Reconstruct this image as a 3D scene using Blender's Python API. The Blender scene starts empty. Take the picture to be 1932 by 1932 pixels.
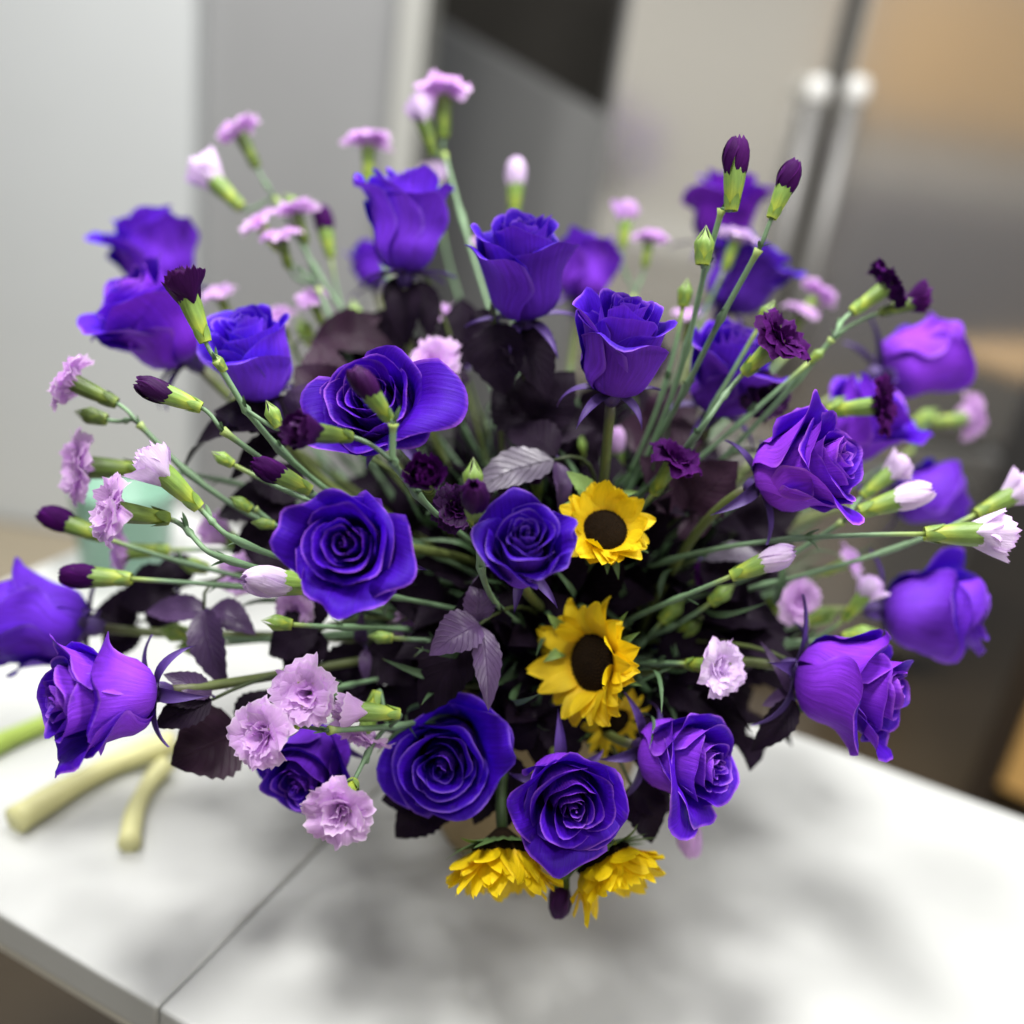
import bpy, math, random
import numpy as np
from mathutils import Vector, Matrix

sc = bpy.context.scene
COL = sc.collection
R = math.radians
rng = np.random.default_rng(11)
random.seed(5)

# ------------------------------------------------------------------ camera
EYE = np.array([0.0, 0.0, 1.27])
TH, RHO, FPX, HALF = R(23.5), R(8.5), 1930.0, 966.0
FWD = np.array([0, math.cos(TH), -math.sin(TH)])
_up = np.array([0, math.sin(TH), math.cos(TH)]); _r0 = np.array([1.0, 0, 0])
RT = math.cos(RHO) * _r0 + math.sin(RHO) * _up
UP = -math.sin(RHO) * _r0 + math.cos(RHO) * _up
cam_d = bpy.data.cameras.new('camera'); cam = bpy.data.objects.new('camera', cam_d); COL.objects.link(cam)
M = Matrix(((RT[0], UP[0], -FWD[0], EYE[0]), (RT[1], UP[1], -FWD[1], EYE[1]), (RT[2], UP[2], -FWD[2], EYE[2]), (0, 0, 0, 1)))
cam.matrix_world = M
cam_d.sensor_width = 36; cam_d.lens = 36 * FPX / 1932
cam_d.clip_start = 0.02; cam_d.clip_end = 60
cam_d.dof.use_dof = True; cam_d.dof.focus_distance = 0.525; cam_d.dof.aperture_fstop = 2.1
sc.camera = cam

# ------------------------------------------------------------------ light
sc.view_settings.view_transform = 'Standard'; sc.view_settings.look = 'None'
sc.view_settings.exposure = 0.10; sc.view_settings.gamma = 1.0
W = bpy.data.worlds.new('World'); sc.world = W; W.use_nodes = True
bgn = W.node_tree.nodes['Background']; bgn.inputs[0].default_value = (0.93, 0.96, 1.0, 1); bgn.inputs[1].default_value = 0.18
def lamp(x, y, z, power, size, col=(1, 0.985, 0.965)):
    d = bpy.data.lights.new('ceiling_or_fill_lamp', 'AREA'); d.shape = 'DISK'; d.size = size; d.energy = power; d.color = col
    o = bpy.data.objects.new('ceiling_or_fill_lamp', d); COL.objects.link(o); o.location = (x, y, z)
lamp(-0.50, 0.30, 2.55, 25, 0.36)
lamp(0.30, 0.70, 2.55, 22, 0.36)
lamp(-0.15, 1.30, 2.55, 14, 0.36)
lamp(0.9, 0.2, 2.55, 12, 0.36)
lamp(-1.0, 1.5, 2.55, 12, 0.3)
lamp(-0.35, -0.75, 2.55, 6, 0.3)  # unseen lamp added as weak frontal fill for table edge and flowers
lamp(1.9, -0.3, 2.55, 26, 0.3)  # unseen lamp added to brighten the cupboard and wall mirrored in the steel
sc.cycles.max_bounces = 8; sc.cycles.diffuse_bounces = 5; sc.cycles.transmission_bounces = 5
sc.cycles.use_denoising = True; sc.cycles.sample_clamp_indirect = 6
try: sc.cycles.denoiser = 'OPENIMAGEDENOISE'
except Exception: pass

# ------------------------------------------------------------------ helpers
def ray(px, py): return FWD + (px - HALF) / FPX * RT - (py - HALF) / FPX * UP
def at(px, py, d): return EYE + ray(px, py) * d
def on_z(px, py, z):
    v = ray(px, py); return EYE + v * ((z - EYE[2]) / v[2])
def on_y(px, py, y):
    v = ray(px, py); return EYE + v * (y / v[1])
def cdir(a):
    v = a[0] * RT + a[1] * UP - a[2] * FWD
    return v / np.linalg.norm(v)
def nrm(v): return v / (np.linalg.norm(v) + 1e-12)
def sstep(a, b, x):
    t = np.clip((x - a) / (b - a), 0, 1); return t * t * (3 - 2 * t)

_gf = {}
def gridfaces(nu, nv, closed=False):
    k = (nu, nv, closed)
    if k not in _gf:
        F = []
        for j in range(nv - 1):
            for i in range(nu if closed else nu - 1):
                a = j * nu + i; b = j * nu + (i + 1) % nu
                F.append((a, b, b + nu, a + nu))
        _gf[k] = F
    return _gf[k]
def mesh(name, V, F, mat, uv=None, smooth=True):
    me = bpy.data.meshes.new(name)
    me.from_pydata(np.asarray(V).tolist(), [], F)
    if uv is not None:
        l = me.uv_layers.new(name='UVMap')
        vi = np.empty(len(me.loops), dtype=np.int32); me.loops.foreach_get('vertex_index', vi)
        l.data.foreach_set('uv', np.asarray(uv, dtype=np.float32)[vi].ravel())
    if smooth: me.polygons.foreach_set('use_smooth', np.ones(len(me.polygons), dtype=bool))
    if mat is not None: me.materials.append(mat)
    me.update()
    return me
def obj(name, me, parent=None, mw=None):
    o = bpy.data.objects.new(name, me); COL.objects.link(o)
    if parent is not None: o.parent = parent
    if mw is not None: o.matrix_local = mw
    return o
def root(name, label, cat, group=None, loc=(0, 0, 0)):
    o = bpy.data.objects.new(name, None); COL.objects.link(o); o.location = loc
    o.empty_display_size = 0.01
    o['label'] = label; o['category'] = cat
    if group: o['group'] = group
    return o
def frame(pos, axis, spin):
    z = nrm(np.asarray(axis)); x = np.cross(z, RT + 0.123 * UP); x = nrm(x); y = np.cross(z, x)
    c, s = math.cos(spin), math.sin(spin)
    X = c * x + s * y; Y = -s * x + c * y
    return np.stack([X, Y, z], 1), np.asarray(pos)
UVG = {}
def ugrid(nu, nv):
    if (nu, nv) not in UVG:
        u, v = np.meshgrid(np.linspace(-1, 1, nu), np.linspace(0, 1, nv)); UVG[(nu, nv)] = (u.ravel(), v.ravel())
    return UVG[(nu, nv)]
def bez(p, n):
    t = np.linspace(0, 1, n)[:, None]; q = 1 - t
    return q**3 * p[0] + 3 * q * q * t * p[1] + 3 * q * t * t * p[2] + t**3 * p[3]
def tube(path, rad, ns=8, cap=True):
    path = np.asarray(path, float); n = len(path)
    rad = np.broadcast_to(np.asarray(rad, float), (n,))
    T = np.gradient(path, axis=0); T /= np.linalg.norm(T, axis=1)[:, None] + 1e-12
    a = np.array([0.31, 0.17, 0.93]); X = nrm(np.cross(T[0], a)); V = []; uv = []
    for i in range(n):
        X = nrm(X - T[i] * X.dot(T[i])); Y = np.cross(T[i], X)
        for k in range(ns):
            w = 2 * math.pi * k / ns
            V.append(path[i] + rad[i] * (math.cos(w) * X + math.sin(w) * Y)); uv.append((k / ns, i / (n - 1)))
    F = list(gridfaces(ns, n, True))
    if cap:
        F.append(tuple(reversed(range(ns)))); F.append(tuple(range((n - 1) * ns, n * ns)))
    return V, F, uv
def box(x0, x1, y0, y1, z0, z1):
    V = [(x, y, z) for z in (z0, z1) for y in (y0, y1) for x in (x0, x1)]
    return V, [(0, 2, 3, 1), (4, 5, 7, 6), (0, 1, 5, 4), (2, 6, 7, 3), (0, 4, 6, 2), (1, 3, 7, 5)]
def bevelbox(name, dims, mat, parent=None, bev=0.004, kind=None):
    V, F = box(*dims); me = mesh(name, V, F, mat, smooth=False); o = obj(name, me, parent)
    m = o.modifiers.new('bevel', 'BEVEL'); m.width = bev; m.segments = 3
    if kind: o['kind'] = kind
    return o

# ------------------------------------------------------------------ materials
def srgb(r, g, b):
    f = lambda c: (c / 255 / 12.92) if c / 255 <= 0.04045 else ((c / 255 + 0.055) / 1.055) ** 2.4
    return (f(r), f(g), f(b), 1)
class NT:
    def __init__(s, name):
        s.m = bpy.data.materials.new(name); s.m.use_nodes = True; s.t = s.m.node_tree
        s.b = s.t.nodes['Principled BSDF']; s.out = s.t.nodes['Material Output']
    def n(s, typ, **kw):
        x = s.t.nodes.new(typ)
        for k, v in kw.items():
            if k.startswith('i_'):
                x.inputs[k[2:].replace('_', ' ')].default_value = v
            else: setattr(x, k, v)
        return x
    def l(s, a, b): s.t.links.new(a, b)
    def math(s, op, a, b=None, c=None):
        x = s.n('ShaderNodeMath', operation=op)
        for i, v in enumerate((a, b, c)):
            if v is None: continue
            if isinstance(v, (int, float)): x.inputs[i].default_value = v
            else: s.l(v, x.inputs[i])
        return x.outputs[0]
    def mix(s, fac, a, b, mode='MIX'):
        x = s.n('ShaderNodeMix', data_type='RGBA', blend_type=mode)
        for i, v in ((0, fac), (6, a), (7, b)):
            if isinstance(v, (int, float)): x.inputs[i].default_value = v
            elif isinstance(v, tuple): x.inputs[i].default_value = v
            else: s.l(v, x.inputs[i])
        return x.outputs[2]
    def sm(s, a, b, x):
        y = s.n('ShaderNodeMapRange', interpolation_type='SMOOTHSTEP'); s.l(x, y.inputs[0])
        y.inputs[1].default_value = a; y.inputs[2].default_value = b; return y.outputs[0]
    def noise(s, vec, scale, detail=3, rough=0.55):
        x = s.n('ShaderNodeTexNoise'); x.inputs['Scale'].default_value = scale; x.inputs['Detail'].default_value = detail
        x.inputs['Roughness'].default_value = rough
        if vec is not None: s.l(vec, x.inputs['Vector'])
        return x.outputs['Fac']
    def bump(s, h, strength, dist):
        x = s.n('ShaderNodeBump'); x.inputs['Strength'].default_value = strength; x.inputs['Distance'].default_value = dist
        s.l(h, x.inputs['Height']); s.l(x.outputs[0], s.b.inputs['Normal']); return x
    def translucent(s, col, fac):
        tr = s.n('ShaderNodeBsdfTranslucent'); s.l(col, tr.inputs['Color'])
        mx = s.n('ShaderNodeMixShader'); mx.inputs[0].default_value = fac
        s.l(s.b.outputs[0], mx.inputs[1]); s.l(tr.outputs[0], mx.inputs[2]); s.l(mx.outputs[0], s.out.inputs[0])

def petal_mat(name, front, back, edge, base, edge_w=0.08, streak=0.25, rough=0.5, trans=0.22, sheen=0.25, var=0.15, ns=26, spec=0.35, bruise=0.0, tint=False):
    N = NT(name); b = N.b
    uv = N.n('ShaderNodeUVMap'); sep = N.n('ShaderNodeSeparateXYZ'); N.l(uv.outputs[0], sep.inputs[0])
    u, v = sep.outputs[0], sep.outputs[1]
    geo = N.n('ShaderNodeNewGeometry'); oi = N.n('ShaderNodeObjectInfo')
    col = N.mix(geo.outputs['Backfacing'], front, back)
    # veins: fine streaks running from claw to rim
    mp = N.n('ShaderNodeMapping'); mp.inputs['Scale'].default_value = (ns, 2.2, 1); N.l(uv.outputs[0], mp.inputs[0])
    add = N.n('ShaderNodeVectorMath', operation='ADD'); N.l(mp.outputs[0], add.inputs[0])
    cmb = N.n('ShaderNodeCombineXYZ'); r17 = N.math('MULTIPLY', oi.outputs['Random'], 37.0); N.l(r17, cmb.inputs[2]); N.l(cmb.outputs[0], add.inputs[1])
    st = N.noise(add.outputs[0], 1.0, 4, 0.6)
    tc = N.n('ShaderNodeTexCoord'); mot = N.noise(tc.outputs['Object'], 90, 3)
    k = N.math('MULTIPLY_ADD', st, streak * 2, 1 - streak)
    k2 = N.math('MULTIPLY_ADD', oi.outputs['Random'], var * 2, 1 - var)
    k = N.math('MULTIPLY', k, k2)
    k3 = N.math('MULTIPLY_ADD', mot, 0.35, 0.83); k = N.math('MULTIPLY', k, k3)
    cc = N.n('ShaderNodeCombineColor'); [N.l(k, cc.inputs[i]) for i in range(3)]
    col = N.mix(1.0, col, cc.outputs[0], 'MULTIPLY')
    e1 = N.sm(1 - edge_w, 1.0, v)
    au = N.math('ABSOLUTE', N.math('MULTIPLY_ADD', u, 2.0, -1.0))
    e2 = N.math('MULTIPLY', N.sm(0.9, 1.0, au), N.sm(0.3, 0.6, v))
    brk = N.sm(0.35, 0.62, N.noise(tc.outputs['Object'], 55, 2)); e = N.math('MULTIPLY', N.math('MAXIMUM', e1, e2), N.math('MULTIPLY_ADD', brk, 0.75, 0.15))
    bru = N.math('MULTIPLY', N.sm(0.62, 0.75, N.noise(tc.outputs['Object'], 130, 3)), N.sm(0.75, 1.0, v)); col = N.mix(N.math('MULTIPLY', bru, bruise), col, base)
    col = N.mix(N.math('MULTIPLY', e, 0.85), col, edge)
    bs = N.math('SUBTRACT', 1.0, N.sm(0.0, 0.3, v))
    col = N.mix(N.math('MULTIPLY', bs, 0.8), col, base)
    if tint: col = N.mix(1.0, col, oi.outputs['Color'], 'MULTIPLY')
    N.l(col, b.inputs['Base Color'])
    b.inputs['Roughness'].default_value = rough; b.inputs['Specular IOR Level'].default_value = spec
    b.inputs['Sheen Weight'].default_value = sheen; b.inputs['Sheen Roughness'].default_value = 0.4
    b.inputs['Sheen Tint'].default_value = back
    h = N.math('ADD', N.math('MULTIPLY', st, 0.7), N.math('MULTIPLY', mot, 0.3))
    N.bump(h, 0.5, 0.0014)
    N.translucent(col, trans)
    return N.m
L = lambda *c: (*c, 1)
M_ROSE = petal_mat('rose_petal', L(0.195, 0.034, 0.68), L(0.050, 0.0018, 0.42), L(0.36, 0.13, 0.80), L(0.10, 0.03, 0.36), 0.04, 0.46, 0.6, 0.11, 0.02, 0.20, 34, 0.18, 0.6, True)
M_LILAC = petal_mat('lilac_petal', L(0.88, 0.59, 0.96), L(0.86, 0.57, 0.95), L(0.95, 0.80, 0.98), L(0.86, 0.74, 0.90), 0.10, 0.12, 0.6, 0.42, 0.0, 0.06)
M_PALE = petal_mat('pale_bud_petal', L(0.85, 0.69, 0.93), L(0.84, 0.67, 0.92), L(0.74, 0.46, 0.90), L(0.8, 0.8, 0.72), 0.10, 0.15, 0.6, 0.3, 0.1, 0.06)
M_DARK = petal_mat('dark_petal', L(0.036, 0.003, 0.058), L(0.028, 0.003, 0.045), L(0.13, 0.018, 0.19), L(0.02, 0.004, 0.03), 0.06, 0.45, 0.5, 0.10, 0.0, 0.25, 26, 0.18)
M_DARKV = petal_mat('violet_dark_petal', L(0.048, 0.002, 0.080), L(0.050, 0.002, 0.085), L(0.13, 0.010, 0.20), L(0.03, 0.005, 0.05), 0.06, 0.45, 0.7, 0.12, 0.0, 0.25, 26, 0.1)
M_SUN = petal_mat('sunflower_petal', L(0.90, 0.66, 0.004), L(0.86, 0.63, 0.01), L(0.95, 0.78, 0.01), L(0.80, 0.44, 0.003), 0.06, 0.22, 0.5, 0.25, 0.1, 0.12)

def green_mat(name, c0, c1, tip, rough=0.45, trans=0.12, ns=18):
    N = NT(name); uv = N.n('ShaderNodeUVMap'); sep = N.n('ShaderNodeSeparateXYZ'); N.l(uv.outputs[0], sep.inputs[0])
    v = sep.outputs[1]; oi = N.n('ShaderNodeObjectInfo')
    mp = N.n('ShaderNodeMapping'); mp.inputs['Scale'].default_value = (ns, 1.5, 1); N.l(uv.outputs[0], mp.inputs[0])
    st = N.noise(mp.outputs[0], 1.5, 3); tc = N.n('ShaderNodeTexCoord'); mot = N.noise(tc.outputs['Object'], 160, 3)
    col = N.mix(N.sm(0.05, 0.6, v), c0, c1)
    col = N.mix(N.sm(0.93, 1.0, v), col, tip)
    k = N.math('MULTIPLY', N.math('MULTIPLY_ADD', st, 0.7, 0.65), N.math('MULTIPLY_ADD', oi.outputs['Random'], 0.5, 0.75))
    k = N.math('MULTIPLY', k, N.math('MULTIPLY_ADD', mot, 0.5, 0.75))
    cc = N.n('ShaderNodeCombineColor'); [N.l(k, cc.inputs[i]) for i in range(3)]
    col = N.mix(1.0, col, cc.outputs[0], 'MULTIPLY'); N.l(col, N.b.inputs['Base Color'])
    N.b.inputs['Roughness'].default_value = rough; N.bump(st, 0.3, 0.0008)
    N.translucent(col, trans); return N.m
M_CALYX = green_mat('calyx_green', L(0.52, 0.62, 0.07), L(0.22, 0.36, 0.07), L(0.50, 0.56, 0.30))
M_CALYXD = green_mat('calyx_dark_green', L(0.28, 0.38, 0.05), L(0.11, 0.18, 0.032), L(0.25, 0.30, 0.12))
M_STEM = green_mat('stem_green', L(0.05, 0.10, 0.045), L(0.16, 0.27, 0.14), L(0.30, 0.40, 0.10), 0.5, 0.0, 6)
M_RSTEM = green_mat('rose_stem_green', L(0.05, 0.075, 0.02), L(0.14, 0.18, 0.05), L(0.12, 0.12, 0.06), 0.45, 0.0, 6)
M_BRACT = green_mat('bract_green', L(0.06, 0.11, 0.03), L(0.10, 0.19, 0.05), L(0.16, 0.24, 0.08), 0.6, 0.15)
M_SEPAL = green_mat('dyed_sepal', L(0.05, 0.03, 0.10), L(0.10, 0.05, 0.24), L(0.16, 0.09, 0.36), 0.5, 0.1)
M_BLADE = green_mat('blade_leaf_green', L(0.06, 0.12, 0.05), L(0.09, 0.17, 0.075), L(0.2, 0.28, 0.1), 0.5, 0.1)

def leaf_mat(name, front, back, vein, rough=0.4, spec=0.14, vs=0.5):
    N = NT(name); uv = N.n('ShaderNodeUVMap'); sep = N.n('ShaderNodeSeparateXYZ'); N.l(uv.outputs[0], sep.inputs[0])
    u, v = sep.outputs[0], sep.outputs[1]
    au = N.math('ABSOLUTE', N.math('MULTIPLY_ADD', u, 2.0, -1.0))
    ph = N.math('SUBTRACT', v, N.math('MULTIPLY', au, 0.30))
    sn = N.math('SINE', N.math('MULTIPLY', ph, 58.0))
    side = N.sm(0.72, 1.0, sn); mid = N.math('SUBTRACT', 1.0, N.sm(0.0, 0.05, au))
    ve = N.math('MAXIMUM', N.math('MULTIPLY', side, 0.55), mid)
    geo = N.n('ShaderNodeNewGeometry'); oi = N.n('ShaderNodeObjectInfo'); tc = N.n('ShaderNodeTexCoord')
    mot = N.noise(tc.outputs['Object'], 120, 4); big = N.noise(tc.outputs['Object'], 28, 2)
    col = N.mix(geo.outputs['Backfacing'], front, back)
    k = N.math('MULTIPLY', N.math('MULTIPLY_ADD', mot, 0.7, 0.65), N.math('MULTIPLY_ADD', big, 0.9, 0.55))
    cc = N.n('ShaderNodeCombineColor'); [N.l(k, cc.inputs[i]) for i in range(3)]
    col = N.mix(1.0, col, cc.outputs[0], 'MULTIPLY'); col = N.mix(N.math('MULTIPLY', ve, 0.6), col, vein)
    N.l(col, N.b.inputs['Base Color']); N.b.inputs['Roughness'].default_value = rough; N.b.inputs['Specular IOR Level'].default_value = spec
    h = N.math('SUBTRACT', N.math('MULTIPLY', mot, 0.3), ve); N.bump(h, vs, 0.0016)
    N.translucent(col, 0.08); return N.m
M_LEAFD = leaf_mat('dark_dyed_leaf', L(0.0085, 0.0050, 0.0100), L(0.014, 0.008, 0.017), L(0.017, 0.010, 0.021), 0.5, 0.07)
M_LEAFP = leaf_mat('purple_dyed_leaf', L(0.048, 0.022, 0.072), L(0.075, 0.040, 0.108), L(0.085, 0.048, 0.125), 0.36, 0.35, 0.55)
M_LEAFG = leaf_mat('grey_sheen_leaf', L(0.105, 0.095, 0.12), L(0.12, 0.10, 0.14), L(0.05, 0.04, 0.065), 0.38, 0.6, 0.9)  # grey gleam of the dark leaf put into its base colour
M_LEAFB = leaf_mat('brown_dyed_leaf', L(0.024, 0.010, 0.019), L(0.032, 0.014, 0.028), L(0.050, 0.024, 0.042), 0.45, 0.12)

M_LEAFN = leaf_mat('fresh_green_leaf', L(0.13, 0.24, 0.05), L(0.20, 0.32, 0.09), L(0.28, 0.40, 0.13), 0.5, 0.2)
def plain(name, col, rough=0.5, metal=0.0, nscale=None, namt=0.15, bump=0.0, aniso=None, coat=0.0, stretch=None):
    N = NT(name); N.b.inputs['Roughness'].default_value = rough; N.b.inputs['Metallic'].default_value = metal
    N.b.inputs['Coat Weight'].default_value = coat
    if nscale:
        tc = N.n('ShaderNodeTexCoord'); vec = tc.outputs['Object']
        if stretch:
            mp = N.n('ShaderNodeMapping'); mp.inputs['Scale'].default_value = stretch; N.l(vec, mp.inputs[0]); vec = mp.outputs[0]
        f = N.noise(vec, nscale, 4)
        a = tuple(c * (1 - namt) for c in col[:3]) + (1,); c2 = tuple(min(1, c * (1 + namt)) for c in col[:3]) + (1,)
        N.l(N.mix(f, a, c2), N.b.inputs['Base Color'])
        if bump: N.bump(f, bump, 0.002)
    else: N.b.inputs['Base Color'].default_value = col
    return N.m
M_TABLE = plain('white_laminate', L(0.545, 0.555, 0.535), 0.38, 0, 60, 0.02, 0.02)
M_EDGE = plain('cream_edge_band', L(0.86, 0.84, 0.74), 0.45, 0, 60, 0.04)
M_WALL = plain('pale_grey_paint', L(0.66, 0.69, 0.695), 0.6, 0, 5, 0.03, 0.05)
M_DOOR = plain('grey_door_paint', L(0.345, 0.35, 0.355), 0.5, 0, 5, 0.05)
M_POST = plain('light_trim_paint', L(0.50, 0.505, 0.47), 0.5, 0, 5, 0.03)
M_HALF = plain('mid_grey_panel', L(0.36, 0.36, 0.355), 0.5, 0, 4, 0.06)
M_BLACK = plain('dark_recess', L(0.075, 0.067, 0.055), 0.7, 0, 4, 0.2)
M_STEEL = plain('brushed_steel', L(0.66, 0.645, 0.61), 0.13, 0.82, 30, 0.04, 0.02, stretch=(1, 1, 40))
M_CHROME = plain('handle_steel', L(0.30, 0.295, 0.285), 0.5, 0.5)
M_GASKET = plain('grey_gasket', L(0.20, 0.19, 0.17), 0.6)
M_WOOD = plain('honey_wood', L(0.72, 0.43, 0.14), 0.45, 0, 12, 0.3, 0.05, stretch=(1, 1, 0.1))
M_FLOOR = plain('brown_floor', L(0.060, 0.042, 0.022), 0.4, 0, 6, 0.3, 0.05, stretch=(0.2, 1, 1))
M_BURLAP = plain('burlap_weave', L(0.36, 0.27, 0.14), 0.9, 0, 300, 0.35, 0.6)
M_DISC = plain('sunflower_disc_brown', L(0.010, 0.006, 0.003), 1.0, 0, 400, 0.5, 0.5)
M_FLORET = plain('sunflower_floret_brown', L(0.030, 0.016, 0.005), 0.95, 0, 300, 0.6)
M_CUT = plain('pale_cut_stem', L(0.70, 0.68, 0.33), 0.5, 0, 60, 0.12, 0.1)
M_CUTG = plain('green_cut_stem', L(0.40, 0.55, 0.10), 0.5, 0, 60, 0.15, 0.1)
for _m in (M_DISC, M_FLORET): _m.node_tree.nodes['Principled BSDF'].inputs['Specular IOR Level'].default_value = 0.08
M_MINT = plain('mint_plastic', L(0.30, 0.52, 0.40), 0.35, 0, 20, 0.05)
M_MINT.node_tree.nodes['Principled BSDF'].inputs['Transmission Weight'].default_value = 0.25

# ------------------------------------------------------------------ setting
TZ = 0.75
Ye = 2.36
def setting(name, dims, mat, bev=0.003):
    return bevelbox(name, dims, mat, None, bev, 'structure')
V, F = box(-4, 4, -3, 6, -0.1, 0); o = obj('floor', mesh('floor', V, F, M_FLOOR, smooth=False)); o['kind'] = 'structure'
mt = root('lit_floor_slab', 'tan slab added as lit floor behind the far left end of the table', 'mat')  # added tan slab; the lit strip of floor is put into its colour
bevelbox('lit_floor_top', (-2.2, -0.75, 1.55, Ye - 0.02, 0.003, 0.014), plain('tan_lit_floor', L(0.42, 0.36, 0.26), 0.9, 0, 40, 0.15, 0.2), mt, 0.003)
bevelbox('lit_floor_base', (-2.21, -0.74, 1.54, Ye - 0.01, 0.0005, 0.0028), plain('lit_floor_base_brown', L(0.2, 0.16, 0.1), 0.9), mt, 0.0005)
def X(px, py, y): return on_y(px, py, y)[0]
def Zc(px, py, y): return on_y(px, py, y)[2]
x365, x745, x800 = X(366, 100, Ye), X(745, 100, Ye), X(803, 60, Ye)
setting('wall', (-3.2, x365, Ye, Ye + 0.12, 0.0, 2.6), M_WALL, 0.008)
o = setting('door', (x365 + 0.002, x745, Ye + 0.06, Ye + 0.10, 0.0, 2.3), M_DOOR)
setting('door_frame', (x745 + 0.002, x800, Ye - 0.01, Ye + 0.2, 0.0, 2.35), M_POST, 0.006)
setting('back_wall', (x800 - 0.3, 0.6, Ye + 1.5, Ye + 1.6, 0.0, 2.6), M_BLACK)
# slanted side partition seen through the opening, its top edge running away to the left
p0 = on_y(828, 25, Ye + 1.1); p1 = on_y(1140, 238, Ye + 0.25)
pr = root('partition', 'grey half-height partition panel with sloping top behind the refrigerator gap', 'partition')
dx = nrm(np.array([p1[0] - p0[0], p1[1] - p0[1], 0])); nn = np.array([-dx[1], dx[0], 0]) * 0.03
a0 = p0 - dx * 0.12; a1 = p1 + dx * 0.1
zt0 = p0[2]; zt1 = p1[2]
Vp = []
for z in (0.0, None):
    for q, zt in ((a0, zt0), (a1, zt1)):
        for s in (-1, 1):
            c = q + nn * s; Vp.append((c[0], c[1], 0.0 if z == 0.0 else zt))
Fp = [(0, 1, 3, 2), (4, 6, 7, 5), (0, 4, 5, 1), (2, 3, 7, 6), (0, 2, 6, 4), (1, 5, 7, 3)]
obj('panel', mesh('panel', Vp, Fp, M_HALF, smooth=False), pr)

# refrigerator
Yf = 2.20
xl, xg = X(1172, 60, Yf), X(1603, 60, Yf)
xr = xg + 0.56
fr = root('refrigerator', 'large stainless steel refrigerator with two tall bar handles', 'refrigerator', loc=(0, 0, 0))
bevelbox('cabinet', (xl + 0.01, xr - 0.01, Yf + 0.075, Yf + 0.75, 0.02, 1.80), M_GASKET, fr, 0.004)
zb = Zc(1880, 845, Yf)
for a, b in ((xl, xg - 0.016), (xg + 0.016, xr)):
    d = bevelbox('door', (a, b, Yf, Yf + 0.07, zb, 1.79), M_STEEL, fr, 0.012)
d = bevelbox('drawer', (xl, xr, Yf, Yf + 0.07, 0.10, zb - 0.02), M_STEEL, fr, 0.012)
# long bar handles with end posts
for px in (1538, 1612):
    hx = X(px, 195, Yf - 0.06); hz = Zc(px, 195, Yf - 0.06)
    path = [(hx, Yf - 0.06, hz), (hx, Yf - 0.06, hz - 0.35), (hx, Yf - 0.06, zb + 0.08)]
    V, F, uv = tube(path, 0.017, 16); h = obj('handle', mesh('handle', V, F, M_CHROME, uv), fr)
    for zz in (hz - 0.03, zb + 0.12):
        V, F, uv = tube([(hx, Yf - 0.06, zz), (hx, Yf - 0.002, zz)], 0.012, 12); obj('mount', mesh('mount', V, F, M_CHROME, uv), h)
    V, F, uv = tube([(hx, Yf - 0.06, hz + 0.0005), (hx, Yf - 0.06, hz + 0.008), (hx, Yf - 0.06, hz + 0.024), (hx, Yf - 0.06, hz + 0.040), (hx, Yf - 0.06, hz + 0.048)], [0.017, 0.022, 0.023, 0.020, 0.010], 16); obj('end_cap', mesh('end_cap', V, F, plain('pale_cap', L(0.88, 0.88, 0.85), 0.3), uv), h)
path = [(xl + 0.08, Yf - 0.05, zb - 0.09), (xr - 0.08, Yf - 0.05, zb - 0.09)]
V, F, uv = tube(path, 0.015, 12); dh = obj('drawer_handle', mesh('drawer_handle', V, F, M_CHROME, uv), d)
# wooden cupboard beyond the table's right end
cp = on_y(1893, 1400, 1.75); cphi = math.atan2(cp[0], cp[1])
cb = root('cupboard', 'honey coloured wooden cupboard at right edge behind the white table', 'cupboard', loc=(cp[0], cp[1], 0))
cb.rotation_euler = (0, 0, -cphi)
bevelbox('side_panel', (0.0205, 0.60, 0.02, 0.40, 0.06, 0.74), M_WOOD, cb, 0.004)
bevelbox('corner_post', (-0.030, 0.0185, 0.0, 0.40, 0.0, 0.74), plain('dark_post', L(0.03, 0.02, 0.012), 0.5), cb, 0.004)
bevelbox('worktop', (-0.035, 0.62, -0.01, 0.42, 0.742, 0.77), M_WOOD, cb, 0.004)
# wood wall cupboard behind the viewer, mirrored in the steel door
setting('rear_wall', (-1.6, 4.2, -1.80, -1.70, 0.0, 2.7), plain('warm_wall_paint', L(0.72, 0.70, 0.64), 0.7))
wc = root('wall_cupboard', 'honey wood wall cupboard mirrored in the right refrigerator door', 'cupboard')
for k in range(3):
    bevelbox('cupboard_door', (1.42 + k * 0.6, 2.01 + k * 0.6, -1.58, -1.55, 1.25, 2.1), M_WOOD, wc, 0.006)
bevelbox('carcass', (1.41, 3.23, -1.695, -1.585, 1.25, 2.1), M_WOOD, wc, 0.004)
bc = root('base_cupboard', 'dark grey base cupboard mirrored low in the right refrigerator door', 'cupboard')
GREY = plain('dusky_grey_paint', L(0.075, 0.072, 0.105), 0.5)
for k in range(3):
    bevelbox('cupboard_door', (1.42 + k * 0.6, 2.01 + k * 0.6, -1.10, -1.07, 0.12, 0.95), GREY, bc, 0.006)
bevelbox('carcass', (1.41, 3.23, -1.695, -1.105, 0.0, 0.97), GREY, bc, 0.004)

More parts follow.
